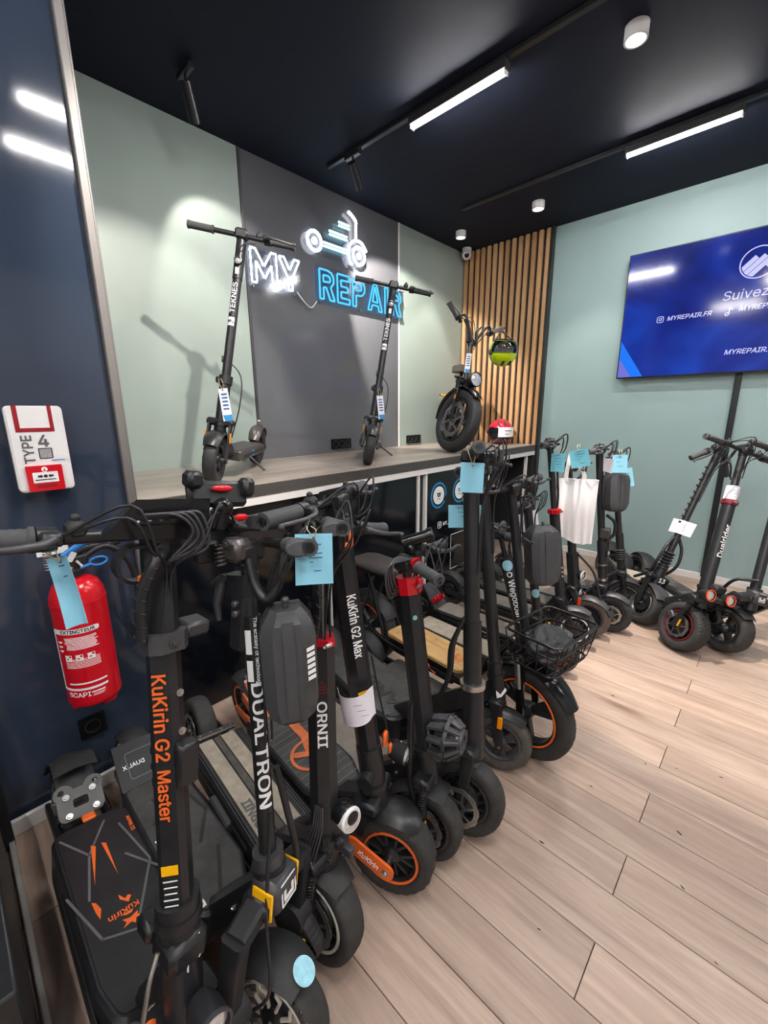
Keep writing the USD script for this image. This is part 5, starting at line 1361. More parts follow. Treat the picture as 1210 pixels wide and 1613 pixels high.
for s in (-1, 1):
    part(t, 'frame_tube', tube(smooth_path([V3(-.09, 0, .50), V3(-.16, s * .04, .40), V3(-.25, s * .075, .24), V3(-.40, s * .08, .22), V3(-.80, s * .08, .22), V3(-.95, s * .07, .24)], 6), .013, 8), 'black_shiny')
    part(t, 'frame_stripe', beam(V3(-.50, s * .088, .235), V3(-.44, s * .088, .20), .006, n=6), 'orange')
    part(t, 'seat_tube', beam(V3(-.84, s * .06, .24), V3(-.98, s * .05, .56), .012), 'black_shiny')
    part(t, 'seat_tube', beam(V3(-1.06, s * .05, .26), V3(-.94, s * .05, .56), .010), 'graphite')
part(t, 'battery_box', box((-.56, 0, .21), (.42, .14, .085), .012), 'black_satin')
sp = hull(np.vstack([np.c_[q + V3(0, 0, 0)] for q in [np.array([(x, y * w, z) for x, w in ((-1.10, .7), (-1.07, 1), (-.90, 1), (-.80, .72), (-.77, .45)) for y in (-.105, -.07, .07, .105) for z in ((.585, .63) if abs(y) < .1 else (.595, .62))])]]))
part(t, 'saddle', sp, 'seat_leather', 60)
part(t, 'saddle_base', box((-.95, 0, .575), (.20, .10, .02), .006), 'black_satin')
# wire basket in front of the head tube
bk = lambda x, y, z: st.p(0, 0, 0) + V3(x, y, z)
def rect_loop(x0, x1, w, z):
    return rrect(x1 - x0, w, .03, (x0 + x1) / 2, 0).exterior.coords, z
bp = part(t, 'basket', st(cat_([tube(np.array([bk(a, b, z) for a, b in list(rrect(x1 - x0, w, .03, (x0 + x1) / 2, 0).exterior.coords)[:-1]]), r, 7, closed=True) for x0, x1, w, z, r in ((.0, .225, .30, .085, .0055), (.008, .215, .285, .035, .004), (.015, .20, .26, -.05, .005))])), 'black_shiny')
bw = []
for i in range(6):
    y = -.125 + .05 * i
    bw.append(tube([bk(.0, y * 1.16, .085), bk(.015, y, -.05), bk(.20, y, -.05), bk(.225, y * 1.16, .085)], .0026, 6))
for i in range(4):
    x = .04 + .045 * i
    bw.append(tube([bk(x + .01, -.15, .085), bk(x, -.13, -.05), bk(x, .13, -.05), bk(x + .01, .15, .085)], .0026, 6))
part(bp, 'basket_wire', st(cat_(bw)), 'black_shiny')
part(t, 'basket_bracket', st(cat_([box(bk(.01, 0, .0), (.04, .05, .05), .006), box(bk(.05, 0, -.06), (.06, .08, .012), .003)])), 'black_satin')
for s in (-1, 1):
    part(t, 'fork_sleeve', st(beam(V3(-.03, s * .06, .47), V3(-.012, s * .058, .33), .0155, .014, n=14)), 'steel')
BASKET = (t, st, bk)
xb = []
fr_ = np.random.default_rng(4)
g = trimesh.creation.icosphere(4, 1.0)
v = np.array(g.vertices)
n_ = meshkit.fbm(v * 2.2 + 7, 4)
v = v * (.62 + .75 * n_[:, None])
v = v * V3(.088, .108, .060)
Mx = Gf.Matrix4d().SetRotate(Gf.Rotation(Gf.Vec3d(1, 0, 0), 0)) * Gf.Matrix4d().SetRotate(Gf.Rotation(Gf.Vec3d(0, 0, 1), -4)) * Gf.Matrix4d().SetTranslate(Gf.Vec3d(-.627, 1.54, .001))
c = bk(.108, 0, .004)
w_ = np.array([Mx.Transform(Gf.Vec3d(*map(float, p + c))) for p in v])
lone('black_jacket', T(w_, g.faces), 'fabric_black', 'crumpled black waterproof garment lying in the wire basket', 'garment', smooth=60)
# ------------------------------------------------------------------ the far half of the row
FK = dict(kick=False, cable_end=.7)
# 9: round-stemmed scooter with name and blue sticker
t, st = scooter('black scooter with blue round sticker over white stem lettering, behind the wire basket', (-.775, 1.95), -3, -1, R=.125, W=.062, wb=.92, B=(-.079, .341), T=(-.237, .83), st=10, disc=False, spokes='five', fork='arms', fender=dict(mat='black_shiny', a0=35),
    stem=((-.06, .74, .033, 'round'), (.72, 1, .013, 'round')), bars=[dict(p=(.0, -.01, .0), v=(.15, -.10, .0), gl=.11), dict(p=(-.02, .03, .0), v=(-.04, .18, .0), gl=.10)], display='phone',
    deck=dict(x0=-.78, x1=-.20, w=.16, z=.13, th=.07, top='grit', mat='black_matte'), rear_fender=dict(a0=25, a1=150), **FK)
stem_text(t, st, 'Wegoboard', .030, .52, 'white_print', .0334, -66, squeeze=1.0)
stem_patch(t, st, .545, .60, .04, 'white_print', .0334, -66, name='round_mark', round_=True)
stem_patch(t, st, .555, .59, .03, 'black_satin', .0344, -66, name='round_mark', round_=True)
stem_patch(t, st, .61, .72, .06, 'sticker_blue', .0334, -66, name='round_sticker', round_=True)
# 10: red-ringed scooter carrying the bag
t, st = scooter('black scooter with a red-ringed front wheel, amber reflector and white stem lettering', (-.76, 2.19), 0, 0, R=.125, W=.062, wb=.92, B=(-.125, .35), T=(-.225, .96), st=14, disc=True, ring='red_ring', rear_ring=None, spokes='motor', fork='arms', reflector='yellow_lens', fender=dict(mat='graphite'),
    stem=((-.06, 1, .024, 'round'),), half=.22, deck=dict(x0=-.78, x1=-.20, w=.17, z=.16, th=.075, top='deck_worn'), rear_fender=dict(a0=25, a1=150), **FK)
stem_text(t, st, 'SPEEDTROTT', .022, .64, 'white_print', .0244, -66, squeeze=1.1)
stem_patch(t, st, .12, .20, .04, 'sticker_blue', .0244, -66, name='round_sticker', round_=True)
part(t, 'rear_shock', cat_([coil(V3(-.80, -.06, .20), V3(-.74, -.06, .26), .018, .006, 5), beam(V3(-.80, -.06, .20), V3(-.72, -.06, .27), .010)]), 'red_anodised')
part(t, 'side_lettering', text('SPARK', .03, (-.50, -.0865, .11), (1, 0, 0), (0, 0, 1)), 'white_print', smooth=False)
part(t, 'footrest', hull([V3(x, y, z) for x, y, z in ((-.78, -.07, .15), (-.78, .07, .15), (-.90, -.05, .29), (-.90, .05, .29), (-.91, -.05, .28), (-.91, .05, .28), (-.80, -.06, .13), (-.80, .06, .13))]), 'graphite')
# 11: star-clamped scooter
t, st = scooter('tall black scooter with a red star-shaped stem clamp and a white-ringed wheel', (-.775, 2.53), 0, 0, R=.125, W=.062, wb=.92, B=(-.11, .36), T=(-.247, 1.25), st=18, disc=False, ring='white_plastic', rear_ring=None, spokes='motor', fork='arms', fender=dict(mat='graphite'),
    stem=((-.06, .55, .030, 'round'), (.5, 1, .018, 'round')), clamp=(.55, 'red_anodised', .036), clamp_lever='star', half=.29, sweep=-.02, deck=dict(x0=-.78, x1=-.20, w=.17, z=.16, th=.075, top='deck_worn'), rear_fender=dict(a0=25, a1=150), display='pod', **FK)
for k in range(3):
    part(t, 'stem_bolt', st(bolt(st.p((.10 + .03 * k) * st.len, .022, -.022), (.7, -.7, 0), .007, .006)), 'silver')
wire_bundle(t, st, [st.p(.9 * st.len, .03, -.03), st.p(.8 * st.len, .035, -.05), st.p(.66 * st.len, .03, -.05), st.p(.58 * st.len, .02, -.03)], .006)
# 12: dual-reflector grey-fork scooter under the tote bag
t, st = scooter('black scooter with an orange strip on its grey fork, behind the white tote bag', (-.76, 2.75), 0, 0, R=.128, W=.06, wb=.92, B=(-.12, .36), T=(-.222, 1.085), st=4, disc=False, spokes='solid', tyre='brown_rubber', fork='arms', fork_mat='graphite', reflector='red_lens', fender=dict(mat='graphite', a0=40),
    stem=((-.06, .25, .034, 'oct'), (.23, 1, .026, 'round')), half=.24, bars=[dict(p=(0, -.02, .03), v=(.10, -.20, .0), gm='brown_rubber', gl=.12), dict(p=(0, .02, .03), v=(.03, .22, .0), gm='brown_rubber')], deck=dict(x0=-.78, x1=-.20, w=.17, z=.16, th=.075, top='grit_dark'), rear_fender=dict(a0=25, a1=150), **FK)
headlamp(t, st, st.p(.03, .06, 0), unit(V3(1, -.3, 0)), .03, ring='white_plastic')
part(t, 'lettering', st(text('6', .034, st.p(-.075, .045, -.022), unit(V3(.5, .86, 0)), (0, 0, 1), centre=True)), 'white_print', smooth=False)
wire_bundle(t, st, [st.p(.18, .03, 0), st.p(.05, .12, .02), st.p(-.12, .16, .0), st.p(-.22, .22, -.03)], .007)
# 13: silver-disc scooter
t, st = scooter('black scooter with a slotted silver brake disc and grey mudguard, below the folded white paper', (-.673, 2.904), 0, 0, R=.128, W=.065, wb=.92, B=(-.073, .36), T=(-.18, 1.20), st=10, disc=True, spokes='motor', fork='trail', fork_mat='graphite', fender=dict(mat='graphite', a0=45, w=.08),
    stem=((-.08, .30, .028, 'round'), (.28, 1, .022, 'round')), half=.26, deck=dict(x0=-.78, x1=-.20, w=.18, z=.17, th=.085, top='deck_worn'), rear_fender=dict(a0=25, a1=150), collar_mat='silver', **FK)
tube_part(t, 'cable_loom', [st.p(.5 * st.len, .03, .02), st.p(.44 * st.len, .075, .02), st.p(.35 * st.len, .07, .02), st.p(.30 * st.len, .03, .01)], .010, 'black_satin', st)
part(t, 'stem_hinge', st(cat_([box(st.p(.36 * st.len, .02), (.06, .06, .07), .008), bolt(st.p(.38 * st.len, .045, -.02), st.f, .012, .012), bolt(st.p(.34 * st.len, .045, .01), st.f, .012, .012), box(st.p(.30 * st.len, .03, .02), (.04, .03, .03), .005)])), 'gunmetal')
headlamp(t, st, st.p(.20 * st.len, .04, .0), unit(V3(1, -.3, 0)), .024)
part(t, 'stem_collar', st(beam(st.p(.105 * st.len), st.p(.115 * st.len), .0295, n=20)), 'silver')
# 14: last of the row
t, st = scooter('black scooter at the far end of the row, half hidden beside the wall', (-.673, 3.252), 2, 0, R=.128, W=.06, wb=.90, B=(-.05, .36), T=(-.18, 1.13), st=12, disc=False, spokes='solid', fork='spring', fender=dict(mat='black_matte', a0=45), ring='grey_print',
    stem=((-.06, .3, .026, 'round'), (.25, 1, .020, 'round')), half=.26, grip_mat='brown_rubber', deck=dict(x0=-.76, x1=-.20, w=.17, z=.16, th=.075, top='grit_dark'), rear_fender=dict(a0=25, a1=150), **FK)
for q in range(5):
    part(t, 'bellows_rib', st(moved(lathe([(.024, -.008), (.034, 0), (.024, .008)], 16), np.stack(frame(st.d), 1), st.p(.05 + .016 * q))), 'black_matte')

# ------------------------------------------------------------------ the three scooters against the back wall
t, st = scooter('black fat-tyred scooter leaning before the back wall with a white paper round its slanted stem', (-.576, 3.18), -60, 20, R=.14, W=.095, wb=.98, B=(-.05, .36), T=(-.215, 1.26), st=14, tread='road', disc=False, spokes='motor', ring='steel', rear_ring=None, fork='arms', fender=dict(a0=40, a1=165, w=.125, mat='graphite'),
    stem=((-.05, .08, .034, 'round'), (.06, 1, .021, 'round')), display=None, bars=[dict(p=(.0, -.03, .0), v=(.02, -.13, -.12), gl=.11), dict(p=(.0, .03, .0), v=(-.03, .15, -.13), gl=.11)], deck=dict(x0=-.80, x1=-.22, w=.22, z=.20, th=.09, top='deck_worn', nose=(.10, .14)), kick=False, cable_end=.6, head_r=.032)
for q in range(6):
    part(t, 'bellows_rib', st(moved(lathe([(.026, -.010), (.040, 0), (.026, .010)], 18), np.stack(frame(st.d), 1), st.p(.05 + .022 * q))), 'black_matte')
for k in range(10):
    part(t, 'stem_rack', st(box(st.p(st.len * (.42 + .048 * k), .0, -.026), (.018, .018, .014), .003)), 'black_matte')
for s in (-1, 1):
    tube_part(t, 'cable_loom', [st.p(.30 * st.len, .0, s * .02), st.p(.22 * st.len, .02, s * .06), st.p(.10 * st.len, .02, s * .075), st.p(.0, -.03, s * .05), V3(-.2, s * .03, .25)], .010, 'black_satin', st)
part(t, 'lettering', st(text('13', .03, st.p(-.05, .0345, -.014), (0, 1, 0), st.d)), 'white_print', smooth=False)
out = None
t, st = scooter('black scooter with dark red star clamp, knobbly tyre and twin red-ringed lamps', (-.301, 2.965), -52, 15, R=.145, W=.10, wb=.98, B=(-.0, .425), T=(-.20, 1.245), st=16, tread='knob', disc=True, spokes='motor', ring='dark_red', rear_ring=None, fork='spring', reflector='yellow_lens', fender=None,
    stem=((-.12, .62, .034, 'round'), (.6, 1, .020, 'round')), clamp=(.62, 'dark_red', .040), clamp_lever='star', half=.30, sweep=-.01, display='pod', deck=dict(x0=-.80, x1=-.22, w=.22, z=.22, th=.10, top='grit', nose=(.10, .14)), kick=False, cable_end=.8, head_r=.036)
stem_text(t, st, 'Dualrider', .034, .22, 'white_print', .0345, -5, down=False, squeeze=1.0)
for y in (-.10, .055):
    headlamp(t, st, st.p(-.045, .12, y), unit(st.f * .9 + V3(0, -.05, .0)), .032, ring='red_lens', L=.06)
part(t, 'lamp_bridge', st(cat_([box(st.p(-.06, .07, .01), (.06, .20, .03), .006), box(st.p(-.0, .05, .03), (.05, .08, .05), .008)])), 'black_matte')
t, st = scooter('dark scooter cut off by the right edge, with a white square emblem', (-.099, 3.12), -48, 15, R=.14, W=.10, wb=.98, B=(.03, .43), T=(-.15, 1.22), st=12, tread='road', disc=False, spokes='five', ring='gunmetal', rear_ring=None, fork='cross', reflector='yellow_lens', fender=dict(a0=50, a1=150, w=.13),
    stem=((0, 1, .026, 'round'),), half=.28, display='pod', deck=dict(x0=-.80, x1=-.22, w=.22, z=.20, th=.10, top='grit_dark', nose=(.10, .14)), kick=False, cable_end=.5, head_r=.032)
part(t, 'head_block', st(box(st.p(-.045, .012), (.075, .085, .075), .012)), 'graphite')
part(t, 'emblem', st(prism(lg, .0012, st.p(-.045, .0500, .0), (0, 1, 0), st.d)), 'white_print', smooth=False)
wire_bundle(t, st, [st.p(.05, .03, -.03), st.p(.02, -.06, -.09), st.p(-.1, -.16, -.06)], .009)

# ------------------------------------------------------------------ on the counter: two new scooters and a bike
def new_scooter(label, x, y, hd, lean, Tz, group=None):
    t, st = scooter(label, (x, y), hd, lean, z0=ZK, R=.125, W=.062, wb=.86, B=(-.058, .30), T=(-.058 - .17 * (Tz - .30), Tz), st=4, tread='road', tyre='rubber_new', disc=True, spokes='five', rim='black_satin', fork='arms', fork_mat='black_satin', reflector='orange_lens',
        stem=((.0, .22, .027, 'round'), (.20, .79, .0215, 'round'), (.77, 1.02, .024, 'round')), display=None, half=.255, rise=.0, sweep=.0, grip_r=.016, levers=(0, 1), cables=False, fender=dict(a0=35, a1=160, w=.085, mat='black_satin'), rear_fender=dict(a0=20, a1=150, w=.08, mat='gunmetal'),
        deck=dict(x0=-.74, x1=-.19, w=.155, z=.155, th=.055, top='deck_rubber', mat='gunmetal', r=.02), head_len=.09, head_r=.029, kick=True, neck_w=.028, stem_mat='black_metal', head_mat='black_satin')
    stem_text(t, st, 'TEKNES', .024, .585, 'white_print', .0220, -8, down=False, squeeze=1.15)
    stem_patch(t, st, .52, .565, .034, 'white_print', .0219, -8, name='logo_badge')
    part(t, 'logo_mark', st(bend(text('Tek', .013, (0, 0, 0), (0, 1, 0), (-1, 0, 0), centre=True), st.p(.542 * st.len), st.d, rotm(st.d, -8) @ st.f, .0229)), 'dark_print', smooth=False)
    headlamp(t, st, st.p(.855 * st.len, .034, 0), st.f, .017, L=.03, ring='silver')
    part(t, 'badge', st(box(st.p(.805 * st.len, .026, 0), (.004, .018, .030), .001)), 'white_print')
    part(t, 'stem_latch', st(cat_([beam(st.p(.21 * st.len), st.p(.255 * st.len), .033, n=22), box(st.p(.23 * st.len, 0, -.035), (.03, .02, .03), .005)])), 'black_satin')
    part(t, 'hinge_cap', st(beam(st.p(.34 * st.len, .0, -.02), st.p(.34 * st.len, .018, -.0255) * 0 + st.p(.34 * st.len, .0, -.027), .014, n=16)), 'graphite')
    tube_part(t, 'brake_cable', [st.p(.36 * st.len, .0, -.03), st.p(.28 * st.len, -.03, .06), st.p(.12 * st.len, -.03, .075), st.p(-.06, -.05, .05)], .0032, 'black_satin', st)
    tube_part(t, 'brake_cable', [st.p(st.len * .96, .025, .07), st.p(st.len * .93, .05, .02), st.p(st.len * .86, .03, -.015)], .0026, 'black_satin', st)
    part(t, 'folding_hook', box((-.86, 0, .283), (.03, .03, .04), .005, rotm((0, 1, 0), 20)), 'silver')
    part(t, 'deck_sticker', box((-.44, .0785, .128), (.05, .0012, .034)), 'tag_blue')
    part(t, 'deck_sticker', box((-.44, .0793, .128), (.038, .0012, .008)), 'white_print')
    return t, st
new_scooter('new black kick scooter with white stem lettering on the counter before the left sage panel', -2.06, .93, -44, 9, 1.2, None)
new_scooter('new black kick scooter with white stem lettering on the counter below the neon word REPAIR', -2.03, 1.98, -46, 9.5, 1.165, None)

t, st = scooter('black fat-tyred electric bike with round headlamp and high bars standing on the counter', (-2.09, 3.10), -52, 8, cat='electric bike', name='electric_bike', z0=ZK, R=.262, W=.105, Rin=.178, wb=1.02, B=(-.075, .60), T=(-.17, .93), st=32, tread='knob', tyre='rubber_new', disc=True, spokes='three', rim='black_satin', fork='arms', fork_mat='black_satin', reflector='orange_lens',
    stem=((0, 1, .021, 'round'),), display='phone', bars=[dict(p=(.02, s * .045, .02), v=(-.07, s * .25, .20), up=.09, gl=.13) for s in (-1, 1)], deck_on=False, neck=False, fender=dict(a0=48, a1=185, w=.12, off=.03, mat='black_shiny'), rear_fender=dict(a0=10, a1=130, w=.12, mat='black_shiny'), head_len=.13, head_r=.030, kick=True, cable_end=.3,
    deck=dict(x0=-.85, x1=-.3, w=.16, z=.36, th=.08))
hb = st.p(-.08)
part(t, 'frame_tube', tube(smooth_path([hb, V3(-.30, 0, .42), V3(-.55, 0, .36)]), .032, 12), 'black_satin')
part(t, 'frame_tube', tube([hb + V3(0, 0, .05), V3(-.62, 0, .52)], .024, 12), 'black_satin')
part(t, 'seat_tube', tube([V3(-.55, 0, .32), V3(-.66, 0, .72)], .018, 12), 'black_satin')
for s in (-1, 1):
    part(t, 'chain_stay', tube([V3(-.55, s * .03, .33), V3(-.80, s * .085, .30), V3(-1.02, s * .085, .262)], .012, 8), 'black_satin')
    part(t, 'seat_stay', tube([V3(-.62, s * .02, .56), V3(-.82, s * .085, .45), V3(-1.02, s * .085, .262)], .010, 8), 'black_satin')
part(t, 'saddle', hull([V3(x, y * w, z) for x, w in ((-.84, .7), (-.80, 1), (-.66, .8), (-.52, .3)) for y in (-.09, .09) for z in (.72, .78)]), 'seat_leather', 60)
part(t, 'crank', cat_([beam(V3(-.55, -.06, .33), V3(-.55, .06, .33), .022, n=14), beam(V3(-.55, -.075, .33), V3(-.62, -.085, .48), .010), beam(V3(-.55, .075, .33), V3(-.48, .085, .18), .010)]), 'graphite')
pd = part(t, 'pedal', box((-.62, -.135, .485), (.06, .09, .02), .004), 'black_matte')
part(pd, 'pedal_reflector', box((-.588, -.135, .485), (.004, .07, .014)), 'orange_lens')
part(t, 'pedal', box((-.48, .135, .18), (.06, .09, .02), .004), 'black_matte')
headlamp(t, st, st.p(-.02, .15, 0), st.f, .062, L=.07)
part(t, 'lamp_bracket', st(cat_([beam(st.p(-.02, .02, s * .035), st.p(-.02, .11, s * .045), .008) for s in (-1, 1)])), 'gunmetal')
for s in (-1, 1):
    part(t, 'fork_stanchion', st(beam(st.p(.0, .01, s * .075), st.p(-.14, .01, s * .075), .018, n=14)), 'black_shiny')
    part(t, 'riser', st(tube(smooth_path([st.p(st.len - .02, .01, s * .04), st.p(st.len + .10, .0, s * .05), st.p(st.len + .17, -.01, s * .09)]), .0115, 10)), 'black_satin')
part(t, 'triple_clamp', st(cat_([box(st.p(.01), (.05, .21, .026), .008), box(st.p(-.10), (.05, .21, .026), .008)])), 'black_satin')
BIKE = st

# ------------------------------------------------------------------ loose things
def card(name, label, cat, p, w, h, face, mat, tilt=0, curl=.0, group=None, string=None, ink=0, punch=True, seed=1):
    """a hanging card: p its top middle, face its outward direction"""
    face = unit(V3(*face)); x = unit(np.cross(V3(0, 0, 1), face)); y = np.cross(face, x)
    r = rotm(face, tilt); x, y = r @ x, r @ y
    t = thing(name, label, cat, p, group=group)
    g = np.array([[x * (u * w / 2) + y * (-v * h) + face * (curl * (u * u * .6 + .8 * v * v - .3 * u * v)) for u in np.linspace(-1, 1, 9)] for v in np.linspace(0, 1, 9)])
    part(t, 'card', sheet(g, .0007), mat)
    if punch:
        part(t, 'punch_hole', moved(lathe([(0, .0006), (.003, .0006), (.003, -.0006), (0, -.0006)], 10), np.stack([x, y, face], 1), -y * .008), 'dark_print')
    if string is not None:
        q = np.array(string) - np.array(p)
        for s in (-.004, .004):
            part(t, 'string', tube(smooth_path([-y * .008 + face * .001, q * .45 + x * s * 2 + face * .012, q + x * s], 6), .0011, 5), 'string')
    rr = random.Random(seed)
    for k in range(ink):
        v0 = -(.14 + .78 * k / ink) * h
        u0, u1 = -w * .40, w * rr.uniform(-.05, .40)
        part(t, 'print_line', prism(sbox(u0, v0, u1, v0 + .0022), .0004, face * (.0006 + curl * .5 * (v0 / h) ** 2), x, y), 'ink', smooth=False)
    return t
G = 'blue repair tags on the handlebars'
card('repair_tag', 'twisted light blue tag hanging in front of the fire extinguisher', 'tag', (-.842, .109, 1.222), .030, .118, (.9, -.6, .1), 'paper_blue', 10, .012, G, (-.842, .098, 1.262), 5, seed=2)
card('repair_tag', 'large light blue form tied to a handlebar beside the red-emblem stem', 'tag', (-.655, .488, 1.215), .074, .100, (.8, -.5, .25), 'paper_blue', -3, .004, G, (-.668, .487, 1.228), 9, seed=3)
card('repair_tag', 'light blue blank tag hung by string from the tall silver-collared scooter', 'tag', (-.655, 1.072, 1.303), .072, .088, (.75, -.6, .1), 'paper_blue', -4, .003, G, (-.665, 1.062, 1.345), 0)
card('repair_tag', 'pale blue tag seen behind the thick round stem, low on the counter front', 'tag', (-.86, 1.362, 1.098), .125, .088, (.5, -.8, .1), 'paper_blue', 2, .004, G, (-.86, 1.352, 1.17), 4, seed=4)
card('repair_tag', 'teal tag hanging left of the white tote bag', 'tag', (-.935, 2.45, 1.209), .075, .105, (.3, -.95, .1), 'paper_teal', 1, .003, G, (-.93, 2.455, 1.25), 5, seed=5)
card('repair_tag', 'tilted teal tag hanging over the straps of the white tote bag', 'tag', (-.842, 2.49, 1.232), .100, .100, (.3, -.95, .1), 'paper_teal', 14, .003, G, (-.845, 2.5, 1.262), 6, seed=6)
card('repair_tag', 'upper of two blue tags at the far end of the row', 'tag', (-.712, 2.83, 1.185), .082, .108, (.3, -.95, .1), 'paper_blue', 3, .003, G, (-.715, 2.84, 1.215), 3, seed=7)
card('repair_tag', 'lower of two blue tags at the far end of the row', 'tag', (-.703, 2.94, 1.092), .078, .115, (.3, -.95, .1), 'paper_blue', 12, .003, G, (-.705, 2.95, 1.15), 5, seed=8)
def price(label, p, face, tilt, s=1.0):
    t = card('price_tag', label, 'price tag', p, .042 * s, .150 * s, face, 'paper_white', tilt, .002, 'price tags on the counter vehicles', V3(*p) + V3(.0, -.01, .045), 0)
    f = unit(V3(*face)); x = unit(np.cross(V3(0, 0, 1), f)); y = np.cross(f, x); r = rotm(f, tilt); x, y = r @ x, r @ y
    part(t, 'blue_foot', prism(sbox(-.021 * s, -.150 * s, .021 * s, -.122 * s), .0006, f * .0022, x, y), 'tag_blue', smooth=False)
    for k in range(5):
        part(t, 'print_line', prism(sbox(-.012 * s, -(.03 + .017 * k) * s, .014 * s, -(.022 + .017 * k) * s), .0004, f * .0012, x, y), 'ink', smooth=False)
price('white price tag with a blue foot on the left counter scooter', (-1.955, .975, 1.562), (.8, -.5, .1), 5)
price('white price tag with a blue foot on the counter scooter below the neon sign', (-1.97, 2.052, 1.552), (.75, -.6, .1), 4)
price('white price tag with a blue foot on the fat-tyred bike', (-1.93, 3.04, 1.895), (.6, -.75, .1), -6)

def wrap(name, label, p, d, r, h, mat, a0, a1, flare=0.0, face=(1, -1, 0)):
    """paper wound round a stem: p middle, d stem direction"""
    d = unit(V3(*d)); f = V3(*face); f = unit(f - d * (f @ d)); s = np.cross(d, f)
    g = []
    for v in np.linspace(-.5, .5, 7):
        row = []
        for u in np.linspace(0, 1, 22):
            a = math.radians(a0 + (a1 - a0) * u)
            e = max(0, abs(u - .5) - .36) / .14
            rr = r + .003 * math.sin(6 * u + 3 * v) * .5 + flare * e ** 2
            row.append(d * v * h + f * rr * math.cos(a) + s * rr * math.sin(a))
        g.append(row)
    t = thing(name, label, 'paper', p)
    part(t, 'sheet', sheet(np.array(g), .0007), mat)
    for k in range(3):
        a = math.radians(8 + 10 * k)
        c = d * (.02 - .018 * k) + f * (r + .003) * math.cos(a) + s * (r + .003) * math.sin(a)
        part(t, 'print_line', beam(c - s * .012, c + s * .012, .0007, n=4), 'ink')
wrap('paper_wrap', 'white paper wrapped round the orange-ringed scooter stem', (-.768, .690, .650), (-.15, -.03, 1), .041, .085, 'paper_white', -120, 95, .012, (.75, -.65, 0))
def on_scooter(loc, hd, lean, p):
    M = Gf.Matrix4d().SetRotate(Gf.Rotation(Gf.Vec3d(1, 0, 0), -lean)) * Gf.Matrix4d().SetRotate(Gf.Rotation(Gf.Vec3d(0, 0, 1), hd)) * Gf.Matrix4d().SetTranslate(Gf.Vec3d(loc[0], loc[1], .001))
    return np.array(M.Transform(Gf.Vec3d(*map(float, p))))
def stem_point(loc, hd, lean, B, Tp, f):
    a, b = on_scooter(loc, hd, lean, (B[0], 0, B[1])), on_scooter(loc, hd, lean, (Tp[0], 0, Tp[1]))
    return a + (b - a) * f, unit(b - a)
p, d = stem_point((-.576, 3.18), -60, 20, (-.05, .36), (-.215, 1.26), .385)
wrap('paper_wrap', 'white paper wrapped round the slanted stem of the leaning fat-tyred scooter', p, d, .030, .095, 'paper_white', -130, 60, .045, (.2, -1, 0))
p, d = stem_point((-.301, 2.965), -52, 15, (-.0, .425), (-.20, 1.245), .68)
wrap('paper_wrap', 'white paper wrapped above the dark red star clamp', p, d, .030, .100, 'paper_white', -110, 110, .008, (.2, -1, 0))
g = np.array([[V3(.055 * u, .004 * math.sin(3 * u + 2 * v) + .012 * v, -.085 * v - .012 * u * v * v) for u in np.linspace(-.5, .5, 9)] for v in np.linspace(0, 1, 9)])
lone('folded_paper', sheet(g, .0008), 'paper_white', 'curled white paper hanging beside the hard bag at the far end of the row', 'paper', loc=(-.765, 2.80, 1.16))
g = np.array([[V3(.03 + .055 * u - .02 * v, .11 * u, .10 * v + .008 * math.sin(4 * u)) for u in np.linspace(-.5, .5, 9)] for v in np.linspace(0, 1, 9)])
lone('folded_paper', sheet(g, .0008), 'paper_white', 'white paper standing behind the grip of the blue-sticker scooter', 'paper', loc=(-.99, 2.20, .80))

